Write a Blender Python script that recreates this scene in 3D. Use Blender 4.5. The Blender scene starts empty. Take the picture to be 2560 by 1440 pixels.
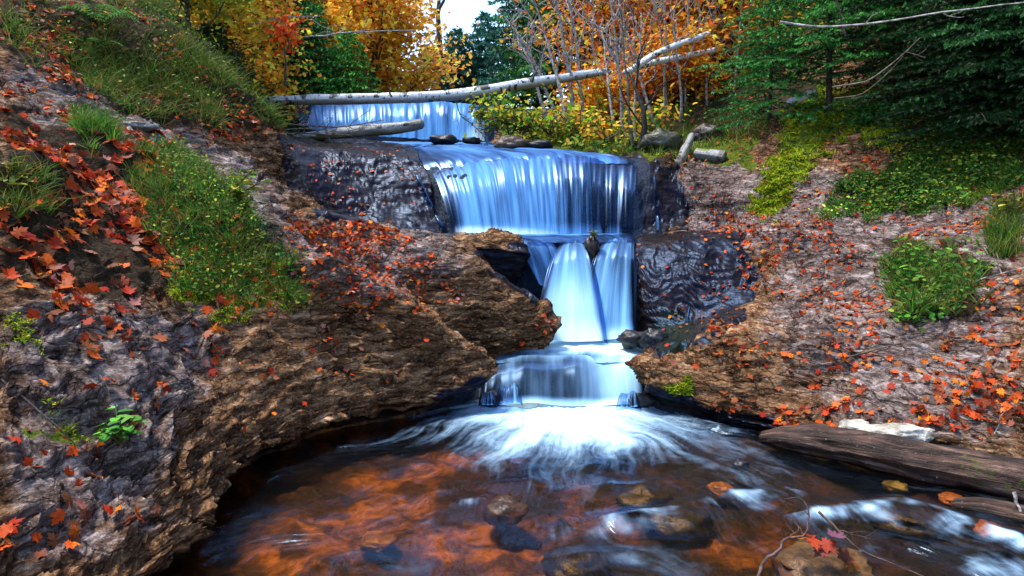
import bpy, math, random
import numpy as np
from mathutils import Vector, Matrix, Euler

# ------------------------------------------------------------------ camera, sky, sun, exposure
scene = bpy.context.scene
col = scene.collection
CAMZ, PITCH, F = 1.6, math.radians(6.68), 2560 * 24 / 36.0
cam_d = bpy.data.cameras.new("camera")
cam_d.lens, cam_d.sensor_width, cam_d.clip_start, cam_d.clip_end = 24, 36, 0.05, 2000
cam = bpy.data.objects.new("camera", cam_d)
cam.location = (0, 0, CAMZ)
cam.rotation_euler = (math.radians(90) - PITCH, 0, 0)
col.objects.link(cam)
scene.camera = cam

SUN_EL, SUN_AZ = math.radians(71), math.radians(-75)      # azimuth measured from +Y towards +X
world = bpy.data.worlds.new("World")
scene.world = world
world.use_nodes = True
wn = world.node_tree
sky = wn.nodes.new("ShaderNodeTexSky")
sky.sky_type = 'NISHITA'
sky.sun_disc = False
sky.sun_elevation = SUN_EL
sky.sun_rotation = SUN_AZ
sky.air_density, sky.dust_density, sky.ozone_density = 1.0, 0.4, 1.5
wn.links.new(sky.outputs[0], wn.nodes["Background"].inputs[0])
wn.nodes["Background"].inputs[1].default_value = 0.085

sun_d = bpy.data.lights.new("sun", 'SUN')
sun_d.energy, sun_d.angle, sun_d.color = 1.5, math.radians(14), (1.0, 0.93, 0.82)
sun = bpy.data.objects.new("sun", sun_d)
sd = Vector((math.sin(SUN_AZ) * math.cos(SUN_EL), math.cos(SUN_AZ) * math.cos(SUN_EL), math.sin(SUN_EL)))
sun.rotation_euler = sd.to_track_quat('Z', 'Y').to_euler()
col.objects.link(sun)

vs = scene.view_settings
vs.view_transform, vs.look, vs.gamma, vs.use_curve_mapping = 'Standard', 'None', 1.0, False
vs.exposure = 2.5
scene.cycles.max_bounces = 8
scene.cycles.transparent_max_bounces = 24
scene.cycles.caustics_reflective = False
scene.cycles.caustics_refractive = False
scene.cycles.sample_clamp_indirect = 4.0

rng = np.random.default_rng(7)
random.seed(7)

# ------------------------------------------------------------------ projection helpers
CP, SP = math.cos(PITCH), math.sin(PITCH)
def P(px, py, Y):
    """the point at distance Y in front of the camera seen at that spot of the photograph"""
    u, v = (px - 1280) / F, (720 - py) / F
    t = Y / (CP + v * SP)
    return np.array((t * u, Y, CAMZ + t * (v * CP - SP)))
def project(V):
    x, y, z = V[..., 0], V[..., 1], V[..., 2] - CAMZ
    d = y * CP - z * SP
    up = y * SP + z * CP
    d = np.where(d < 0.05, 0.05, d)
    return 1280 + F * x / d, 720 - F * up / d, d
def inpoly(px, py, poly):
    poly = np.asarray(poly, float)
    r = np.zeros(px.shape, bool)
    j = len(poly) - 1
    for i in range(len(poly)):
        xi, yi = poly[i]; xj, yj = poly[j]
        c = ((yi > py) != (yj > py)) & (px < (xj - xi) * (py - yi) / (yj - yi + 1e-12) + xi)
        r ^= c
        j = i
    return r

# ------------------------------------------------------------------ noise
_perm = np.random.default_rng(3).permutation(256).astype(np.int32)
_perm = np.concatenate([_perm, _perm, _perm[:2]])
_g = np.random.default_rng(4).normal(size=(256, 3)).astype(np.float32)
_g /= np.linalg.norm(_g, axis=1)[:, None]
def pn(x, y, z=0.0):
    x, y, z = np.broadcast_arrays(np.asarray(x, np.float32), np.asarray(y, np.float32), np.asarray(z, np.float32))
    xi, yi, zi = np.floor(x).astype(np.int32), np.floor(y).astype(np.int32), np.floor(z).astype(np.int32)
    xf, yf, zf = x - xi, y - yi, z - zi
    s = lambda t: t * t * t * (t * (t * 6 - 15) + 10)
    u, v, w = s(xf), s(yf), s(zf)
    out = 0
    for dx in (0, 1):
        for dy in (0, 1):
            for dz in (0, 1):
                h = _perm[_perm[_perm[(xi + dx) & 255] + ((yi + dy) & 255)] + ((zi + dz) & 255)]
                g = _g[h]
                d = g[..., 0] * (xf - dx) + g[..., 1] * (yf - dy) + g[..., 2] * (zf - dz)
                out = out + d * (u if dx else 1 - u) * (v if dy else 1 - v) * (w if dz else 1 - w)
    return out * 1.5
def fbm(x, y, z=0.0, o=3):
    r, a, f = 0, 1.0, 1.0
    for k in range(o):
        r = r + a * pn(x * f + 17.3 * k, y * f + 5.1 * k, z * f)
        a *= .5; f *= 2.03
    return r

# ------------------------------------------------------------------ object helpers
def tag(o, label=None, cat=None, group=None, kind=None):
    if label: o["label"] = label
    if cat: o["category"] = cat
    if group: o["group"] = group
    if kind: o["kind"] = kind
    return o
def empty(name, loc):
    o = bpy.data.objects.new(name, None)
    o.location = [float(c) for c in loc]
    o.empty_display_size = .1
    col.objects.link(o)
    return o
def mesh(name, V, faces, mat=None, smooth=True, attrs=None, uv=None):
    """faces: an (n,3) or (n,4) array or a list of such arrays; attrs: name -> per-vertex floats or rgb"""
    V = np.ascontiguousarray(V, np.float32).reshape(-1, 3)
    if isinstance(faces, np.ndarray): faces = [faces]
    faces = [np.asarray(f, np.int32) for f in faces if len(f)]
    me = bpy.data.meshes.new(name)
    me.vertices.add(len(V)); me.vertices.foreach_set("co", V.ravel())
    li = np.concatenate([f.ravel() for f in faces])
    sizes = np.concatenate([np.full(len(f), f.shape[1], np.int32) for f in faces])
    me.loops.add(len(li)); me.loops.foreach_set("vertex_index", li)
    st = np.zeros(len(sizes), np.int32); st[1:] = np.cumsum(sizes)[:-1]
    me.polygons.add(len(sizes)); me.polygons.foreach_set("loop_start", st)
    me.update(calc_edges=True)
    if smooth: me.polygons.foreach_set("use_smooth", np.ones(len(sizes), bool))
    for k, a in (attrs or {}).items():
        a = np.asarray(a, np.float32)
        if a.ndim == 1:
            me.attributes.new(k, 'FLOAT', 'POINT').data.foreach_set("value", a)
        else:
            c = np.ones((len(a), 4), np.float32); c[:, :a.shape[1]] = a
            me.attributes.new(k, 'FLOAT_COLOR', 'POINT').data.foreach_set("color", c.ravel())
    if uv is not None:
        me.uv_layers.new(name="UVMap").data.foreach_set("uv", np.asarray(uv, np.float32)[li].ravel())
    if mat: me.materials.append(mat)
    return me
def add(name, me, parent=None, loc=None):
    o = bpy.data.objects.new(name, me)
    col.objects.link(o)
    if parent is not None: o.parent = parent
    if loc is not None: o.location = [float(c) for c in loc]
    return o
def grid_faces(nr, nc):
    i = np.arange(nr * nc).reshape(nr, nc)
    return np.stack([i[:-1, :-1], i[:-1, 1:], i[1:, 1:], i[1:, :-1]], -1).reshape(-1, 4)
class MB:
    """collects vertices, faces and per-vertex colours of one mesh"""
    def __init__(s): s.V, s.T, s.Q, s.C, s.n = [], [], [], [], 0
    def add(s, V, faces, c=None):
        V = np.asarray(V, float).reshape(-1, 3); faces = np.asarray(faces)
        (s.T if faces.shape[1] == 3 else s.Q).append(faces + s.n)
        s.V.append(V); s.n += len(V)
        s.C.append(np.broadcast_to(np.asarray((1, 1, 1) if c is None else c, float), (len(V), 3)))
        return s
    def tube(s, pts, r, k=6, c=None, cap=True):
        pts = np.asarray(pts, float); n = len(pts)
        r = np.broadcast_to(np.asarray(r, float), (n,))
        t = np.gradient(pts, axis=0); t /= np.linalg.norm(t, axis=1)[:, None] + 1e-9
        ref = np.array((0.31, 0.2, 0.93)) if abs(t[:, 2]).mean() < .8 else np.array((0.93, .2, .31))
        a = np.cross(t, ref); a /= np.linalg.norm(a, axis=1)[:, None] + 1e-9
        b = np.cross(t, a)
        th = np.arange(k) * 2 * math.pi / k
        V = pts[:, None] + r[:, None, None] * (np.cos(th)[None, :, None] * a[:, None] + np.sin(th)[None, :, None] * b[:, None])
        i = np.arange(n * k).reshape(n, k)
        q = np.stack([i[:-1], np.roll(i, -1, 1)[:-1], np.roll(i, -1, 1)[1:], i[1:]], -1).reshape(-1, 4)
        s.add(V, q, c)
        if cap and k > 3:
            for row, rev in ((0, True), (n - 1, False)):
                ids = np.arange(k); cen = len(V.reshape(-1, 3))
                ring = V[row]
                f = np.stack([np.full(k, k), ids, np.roll(ids, -1)], -1)
                if rev: f = f[:, ::-1]
                s.add(np.vstack([ring, ring.mean(0)]), f, c)
        return s
    def build(s, name, mat, smooth=True):
        return mesh(name, np.vstack(s.V), [np.vstack(x) for x in (s.T, s.Q) if x], mat, smooth, {"col": np.vstack(s.C)})
def instances(pv, pf, pos, R, sc, colr):
    """many small copies of one shape in one vertex array: pos (n,3), R (n,3,3), sc (n,), colr (n,3)"""
    n, m = len(pos), len(pv)
    V = np.einsum('nij,mj->nmi', R, pv) * np.asarray(sc)[:, None, None] + pos[:, None]
    Fc = pf[None] + (np.arange(n) * m)[:, None, None]
    return V.reshape(-1, 3), Fc.reshape(-1, pf.shape[1]), np.repeat(colr, m, 0)
def frames(nrm, rg, spin=None):
    """orthonormal frames whose third axis is nrm, spun at random about it"""
    n = nrm / (np.linalg.norm(nrm, axis=1)[:, None] + 1e-9)
    ref = np.where(np.abs(n[:, 2:3]) < .9, np.array([[0, 0, 1.]]), np.array([[1., 0, 0]]))
    a = np.cross(ref, n); a /= np.linalg.norm(a, axis=1)[:, None] + 1e-9
    b = np.cross(n, a)
    th = rg.uniform(0, 2 * math.pi, len(n)) if spin is None else spin
    c, s = np.cos(th)[:, None], np.sin(th)[:, None]
    return np.stack([a * c + b * s, -a * s + b * c, n], -1)

# ------------------------------------------------------------------ material helpers
class NT:
    def __init__(s, name):
        s.m = bpy.data.materials.new(name); s.m.use_nodes = True
        s.t = s.m.node_tree; s.t.nodes.clear()
        s.out = s.t.nodes.new("ShaderNodeOutputMaterial")
    def n(s, kind, _props=None, **ins):
        nd = s.t.nodes.new("ShaderNode" + kind)
        for k, v in (_props or {}).items(): setattr(nd, k, v)
        for k, v in ins.items():
            key = int(k[1:]) if k[0] == "i" and k[1:].isdigit() else k.replace("_", " ")
            s.set(nd.inputs[key], v)
        return nd
    def set(s, sock, v):
        if isinstance(v, bpy.types.NodeSocket): s.t.links.new(v, sock)
        elif isinstance(v, bpy.types.Node): s.t.links.new(v.outputs[0], sock)
        else:
            if sock.type == 'RGBA' and len(v) == 3: v = (*v, 1)
            sock.default_value = v
    def math(s, op, a, b=0.0, clamp=False):
        return s.n("Math", {"operation": op, "use_clamp": clamp}, i0=a, i1=b).outputs[0]
    def mixc(s, f, a, b, mode='MIX'):
        nd = s.t.nodes.new("ShaderNodeMix"); nd.data_type = 'RGBA'; nd.blend_type = mode
        s.set(nd.inputs[0], f); s.set(nd.inputs[6], a); s.set(nd.inputs[7], b)
        return nd.outputs[2]
    def attr(s, name, out="Fac"):
        return s.n("Attribute", {"attribute_name": name}).outputs[out]
    def noise(s, vec, scale, detail=4, rough=.55, dist=0.0):
        return s.n("TexNoise", None, Vector=vec, Scale=scale, Detail=detail, Roughness=rough, Distortion=dist).outputs[0]
    def scaled(s, vec, sc, loc=(0, 0, 0), rot=(0, 0, 0)):
        return s.n("Mapping", None, Vector=vec, Scale=sc, Location=loc, Rotation=rot).outputs[0]
    def ramp(s, f, stops):
        nd = s.n("ValToRGB", None, Fac=f); cr = nd.color_ramp
        while len(cr.elements) < len(stops): cr.elements.new(.5)
        for e, (p, c) in zip(cr.elements, stops):
            e.position = p; e.color = (*c, 1) if len(c) == 3 else c
        return nd.outputs[0]
    def range(s, v, a, b, c=0.0, d=1.0, smooth=True):
        nd = s.n("MapRange", {"interpolation_type": 'SMOOTHSTEP' if smooth else 'LINEAR'})
        for k, x in zip((0, 1, 2, 3, 4), (v, a, b, c, d)): s.set(nd.inputs[k], x)
        return nd.outputs[0]
    def surf(s, sh):
        s.set(s.out.inputs[0], sh); return s.m

def mat_rock():
    k = NT("layered_rock")
    pos = k.n("NewGeometry").outputs["Position"]
    wet, tone, moss, dirt = (k.attr(a) for a in ("wet", "tone", "moss", "dirt"))
    warp = k.n("TexNoise", None, Vector=pos, Scale=2.6, Detail=5, Roughness=.65).outputs["Color"]
    wv = k.n("VectorMath", {"operation": 'MULTIPLY_ADD'}, i0=warp, i1=(.30, .30, .16), i2=pos).outputs[0]
    lay = k.noise(k.scaled(wv, (4.5, 4.5, 24.0), rot=(.16, .10, 0)), 1.0, 7, .72)
    fine = k.noise(k.scaled(wv, (16, 16, 60.0), rot=(.20, .06, 0)), 1.0, 5, .7)
    crk = k.n("TexVoronoi", {"feature": 'DISTANCE_TO_EDGE'}, Vector=k.scaled(wv, (3.2, 3.2, 11.0), rot=(.25, .1, 0)), Scale=1.0).outputs["Distance"]
    crack = k.range(crk, .0, .045)
    grit = k.noise(pos, 48.0, 6, .75)
    patch = k.noise(pos, 2.3, 4, .6)
    blot = k.noise(pos, 7.0, 5, .7)
    mixed = k.math('ADD', k.math('MULTIPLY', lay, .70), k.math('ADD', k.math('MULTIPLY', blot, .20), k.math('MULTIPLY', patch, .12)))
    brown = k.ramp(mixed, [(.37, (.010, .005, .003)), (.45, (.075, .036, .016)), (.52, (.20, .100, .046)), (.59, (.38, .22, .115)), (.69, (.64, .48, .34))])
    grey = k.ramp(mixed, [(.37, (.012, .008, .007)), (.45, (.080, .056, .050)), (.52, (.20, .150, .138)), (.59, (.36, .295, .28)), (.69, (.62, .56, .54))])
    c = k.mixc(k.range(k.math('ADD', tone, k.math('MULTIPLY', k.math('SUBTRACT', blot, .5), 1.6)), .2, .8), brown, grey)
    c = k.mixc(k.range(fine, .44, .60), k.mixc(.62, c, (.22, .19, .18), 'MULTIPLY'), c)
    c = k.mixc(k.range(grit, .56, .68), c, k.mixc(.38, c, (.70, .62, .54)))
    c = k.mixc(k.range(grit, .47, .36), c, k.mixc(.6, c, (.16, .13, .11), 'MULTIPLY'))
    c = k.mixc(crack, k.mixc(.75, c, (.12, .10, .09), 'MULTIPLY'), c)  # shadow of the crevices is put into the colour along the cracks
    soil = k.ramp(grit, [(.3, (.008, .006, .004)), (.55, (.036, .024, .014)), (.75, (.10, .068, .042))])
    c = k.mixc(k.range(k.math('ADD', dirt, k.math('MULTIPLY', k.math('SUBTRACT', patch, .5), .8)), .3, .7), c, soil)
    mo = k.ramp(grit, [(.3, (.012, .022, .003)), (.5, (.06, .085, .008)), (.7, (.16, .19, .02))])
    c = k.mixc(k.range(k.math('ADD', moss, k.math('MULTIPLY', k.math('SUBTRACT', k.noise(pos, 9, 4), .5), .9)), .45, .7), c, mo)
    w = k.range(k.math('ADD', wet, k.math('MULTIPLY', k.math('SUBTRACT', k.noise(pos, 6, 4), .5), .5)), .2, .6)
    c = k.mixc(w, c, k.mixc(.96, c, (.03, .05, .10), 'MULTIPLY'))
    hgt = k.math('ADD', k.math('ADD', k.math('MULTIPLY', lay, .6), k.math('MULTIPLY', crack, .18)), k.math('ADD', k.math('MULTIPLY', fine, .36), k.math('MULTIPLY', grit, .16)))
    bump = k.n("Bump", None, Strength=k.math('SUBTRACT', 1.0, k.math('MULTIPLY', w, .80)), Distance=.032, Height=hgt)
    ro = k.math('SUBTRACT', .82, k.math('MULTIPLY', w, .50))
    return k.surf(k.n("BsdfPrincipled", None, Base_Color=c, Roughness=ro, Specular_IOR_Level=k.math('ADD', .06, k.math('MULTIPLY', w, .10)), Specular_Tint=k.mixc(w, (1, 1, 1), (.14, .40, 1.0)), Normal=bump.outputs[0]).outputs[0])  # blue of the reflected sky is put into the wet specular tint

def mat_bed():
    k = NT("amber_stream_bed")
    pos = k.n("NewGeometry").outputs["Position"]
    v = k.range(k.noise(pos, 5.5, 5, .6, .6), .36, .66)
    g = k.noise(pos, 22, 6, .65)
    b = k.noise(pos, 1.7, 4)
    c = k.mixc(v, (.036, .013, .003), (.32, .122, .018))
    c = k.mixc(k.range(g, .35, .6), k.mixc(.7, c, (.25, .2, .16), 'MULTIPLY'), c)
    c = k.mixc(k.range(b, .40, .56), c, k.mixc(.93, c, (.08, .06, .05), 'MULTIPLY'))
    wet = k.attr("wet")
    dark = k.ramp(g, [(.3, (.003, .004, .006)), (.55, (.008, .010, .016)), (.75, (.022, .024, .032))])
    c = k.mixc(wet, c, dark)
    bump = k.n("Bump", None, Strength=.8, Distance=.05, Height=g)
    return k.surf(k.n("BsdfPrincipled", None, Base_Color=c, Roughness=.4, Specular_IOR_Level=.3, Specular_Tint=k.mixc(wet, (1, 1, 1), (.30, .52, 1.0)), Normal=bump.outputs[0]).outputs[0])  # sky-blue sheen is put into the tint of the darker bed

def mat_attr(name, rough=.6, transl=0.0, spec=.5, noise_scale=None, noise_amt=.5, obj_color=False, bump=0.0):
    """colour from the vertex colours (or the object colour), with grain, and optional light through thin leaves"""
    k = NT(name)
    c = k.n("ObjectInfo").outputs["Color"] if obj_color else k.attr("col", "Color")
    nrm = None
    if noise_scale:
        tc = k.n("TexCoord").outputs["Object"]
        g = k.noise(tc, noise_scale, 5, .65)
        c = k.mixc(k.range(g, .35, .65), k.mixc(noise_amt, c, (.12, .11, .10), 'MULTIPLY'), c)
        if bump:
            nrm = k.n("Bump", None, Strength=.9, Distance=bump, Height=g).outputs[0]
    kw = dict(Base_Color=c, Roughness=rough); kw["Specular_IOR_Level"] = spec
    if nrm is not None: kw["Normal"] = nrm
    p = k.n("BsdfPrincipled", None, **kw).outputs[0]
    if transl:
        t = k.n("BsdfTranslucent", None, Color=c).outputs[0]
        p = k.n("MixShader", None, i0=transl, i1=p, i2=t).outputs[0]
    return k.surf(p)

def mat_birch():
    k = NT("birch_bark")
    uv = k.n("UVMap").outputs[0]                    # u round the log, v metres along it
    tc = k.n("TexCoord").outputs["Object"]
    spots = k.noise(k.scaled(uv, (1.6, 7.0, 1)), 1.0, 6, .7, .4)
    dash = k.noise(k.scaled(uv, (5, 60, 1)), 1.0, 3, .6)
    big = k.noise(k.scaled(uv, (.8, 2.2, 1)), 1.0, 3, .6)
    g = k.noise(tc, 40, 4)
    c = k.mixc(k.range(g, .3, .7), (.46, .50, .55), (.78, .80, .82))
    c = k.mixc(k.range(dash, .60, .68), c, (.07, .06, .06))
    m = k.math('ADD', spots, k.math('MULTIPLY', k.math('SUBTRACT', big, .5), .5))
    c = k.mixc(k.range(m, .53, .59), c, (.03, .028, .03))
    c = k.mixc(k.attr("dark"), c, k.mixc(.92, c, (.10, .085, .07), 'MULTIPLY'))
    c = k.mixc(k.range(k.math('ADD', k.attr("moss"), k.math('MULTIPLY', k.math('SUBTRACT', spots, .5), 1.2)), .4, .65), c, k.mixc(g, (.03, .045, .006), (.16, .18, .03)))
    b = k.n("Bump", None, Strength=.7, Distance=.012, Height=k.math('ADD', dash, spots))
    return k.surf(k.n("BsdfPrincipled", None, Base_Color=c, Roughness=.62, Normal=b.outputs[0]).outputs[0])

def mat_fall(name, white=(.095, .31, .68), clear=(.30, .42, .62), s1=13.0, t1=.45, amt=2.5, gloss=.35):  # skylit blue of the shaded falls is put into the water and gloss colours
    """silky falling water: strands of white water with clear water between; u metres across, v metres along"""
    k = NT(name)
    uv = k.n("UVMap").outputs[0]
    foam = k.attr("foam")
    a = k.noise(k.scaled(uv, (s1, t1, 1)), 1.0, 3, .5, .1)
    b = k.noise(k.scaled(uv, (s1 * 3.6, t1 * 1.6, 1)), 1.0, 2, .5)
    big = k.noise(k.scaled(uv, (s1 * .22, t1 * 1.2, 1)), 1.0, 3, .5)
    n = k.math('ADD', k.math('MULTIPLY', a, .55), k.math('ADD', k.math('MULTIPLY', b, .22), k.math('MULTIPLY', big, .48)))
    op = k.math('ADD', k.math('MULTIPLY', k.math('SUBTRACT', n, .62), amt), k.math('ADD', k.math('SUBTRACT', foam, k.math('MULTIPLY', k.attr('edge'), k.math('ADD', .25, k.math('MULTIPLY', a, 1.5)))), .10))
    op = k.range(op, -.1, 1.0, 0.0, .97)
    bump = k.n("Bump", None, Strength=.22, Distance=.02, Height=a).outputs[0]
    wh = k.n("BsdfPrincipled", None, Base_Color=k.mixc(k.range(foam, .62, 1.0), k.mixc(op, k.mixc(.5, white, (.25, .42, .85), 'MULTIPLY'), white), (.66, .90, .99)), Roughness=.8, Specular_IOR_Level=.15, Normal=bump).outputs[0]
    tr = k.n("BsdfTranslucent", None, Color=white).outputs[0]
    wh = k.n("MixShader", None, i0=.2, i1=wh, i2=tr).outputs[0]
    cl = k.n("MixShader", None, i0=k.math('MULTIPLY', k.n("Fresnel", None, IOR=1.33, Normal=bump).outputs[0], .16), i1=k.n("BsdfTransparent", None, Color=clear).outputs[0],
             i2=k.n("BsdfGlossy", None, Color=(.35, .58, 1), Roughness=gloss, Normal=bump).outputs[0]).outputs[0]
    return k.surf(k.n("MixShader", None, i0=op, i1=cl, i2=wh).outputs[0])

def mat_pool():
    """shallow amber water with foam streaks; uv holds the flow: u across the current, v along it"""
    k = NT("amber_pool_water")
    uv = k.n("UVMap").outputs[0]
    pos = k.n("NewGeometry").outputs["Position"]
    foam = k.attr("foam")
    st = k.noise(k.scaled(uv, (11, 1.1, 1)), 1.0, 6, .62, .25)
    st2 = k.noise(k.scaled(uv, (38, 2.6, 1)), 1.0, 4, .6, .2)
    cur = k.noise(k.scaled(pos, (7, 7, 7)), 1.0, 6, .68, .8)
    n = k.math('ADD', k.math('MULTIPLY', st, .5), k.math('ADD', k.math('MULTIPLY', st2, .28), k.math('MULTIPLY', cur, .30)))
    op = k.range(k.math('ADD', k.math('MULTIPLY', k.math('SUBTRACT', n, .56), 2.3), k.math('SUBTRACT', k.math('MULTIPLY', foam, 1.2), .26)), 0.0, 1.5, 0.0, .94)
    bump = k.n("Bump", None, Strength=.55, Distance=.05, Height=k.math('ADD', k.math('MULTIPLY', st, .7), k.math('MULTIPLY', st2, .3))).outputs[0]
    fr = k.n("Fresnel", None, IOR=1.35, Normal=bump).outputs[0]
    gl = k.n("BsdfGlossy", None, Color=(.55, .74, 1), Roughness=.17, Normal=bump).outputs[0]
    clear = k.n("BsdfTransparent", None, Color=(.92, .70, .44)).outputs[0]
    w = k.n("MixShader", None, i0=k.math('MULTIPLY', fr, 1.0), i1=clear, i2=gl).outputs[0]
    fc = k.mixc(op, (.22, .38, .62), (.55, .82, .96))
    fo = k.n("BsdfPrincipled", None, Base_Color=fc, Roughness=.5, Normal=bump).outputs[0]
    return k.surf(k.n("MixShader", None, i0=op, i1=w, i2=fo).outputs[0])

M = {}
M["rock"] = mat_rock()
M["bed"] = mat_bed()
M["birch"] = mat_birch()
M["leaf"] = mat_attr("autumn_leaf", .6, .5, .12)
M["fallen"] = mat_attr("fallen_leaf", .6, .15, .12, obj_color=True, noise_scale=14, noise_amt=.45)
M["fallen_mass"] = mat_attr("fallen_leaf_mass", .6, .15, .12)
M["green"] = mat_attr("green_blade", .6, .35, .12)
M["needle"] = mat_attr("conifer_needle", .6, .15, .12)
M["bark"] = mat_attr("bark", .85, 0, .3, 18, .8, bump=.02)
def mat_rotten():
    k = NT("rotten_bark")
    uv = k.n("UVMap").outputs[0]; tc = k.n("TexCoord").outputs["Object"]
    gr = k.noise(k.scaled(uv, (14, 2.2, 1)), 1.0, 6, .7, .5)
    sp = k.noise(tc, 60, 4, .7); pa = k.noise(tc, 3.5, 4, .6)
    c = k.ramp(gr, [(.34, (.006, .004, .004)), (.48, (.045, .024, .018)), (.58, (.13, .072, .052)), (.72, (.30, .21, .17))])
    c = k.mixc(k.range(pa, .42, .58), k.mixc(.7, c, (.25, .2, .2), 'MULTIPLY'), c)
    c = k.mixc(k.range(sp, .66, .72), c, (.5, .46, .44))
    c = k.mixc(k.range(k.math('ADD', pa, k.math('MULTIPLY', sp, .3)), .76, .84), c, (.07, .09, .012))
    b = k.n("Bump", None, Strength=1.0, Distance=.03, Height=k.math('ADD', gr, k.math('MULTIPLY', sp, .3))).outputs[0]
    return k.surf(k.n("BsdfPrincipled", None, Base_Color=c, Roughness=.6, Specular_IOR_Level=.25, Normal=b).outputs[0])
M["rotten"] = mat_rotten()
M["stone"] = mat_attr("stone", .45, 0, .5, 9, .75, bump=.03)
M["wetstone"] = mat_attr("wet_stone", .38, 0, .3, 12, .75, bump=.02)
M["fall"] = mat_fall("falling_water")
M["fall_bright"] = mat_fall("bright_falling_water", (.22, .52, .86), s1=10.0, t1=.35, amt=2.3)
M["fall_low"] = mat_fall("smooth_spill_water", (.36, .64, .90), (.26, .22, .18), 6.0, .9, 1.3, .22)
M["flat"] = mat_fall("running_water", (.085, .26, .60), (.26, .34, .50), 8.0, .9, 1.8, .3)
M["pool"] = mat_pool()

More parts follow.
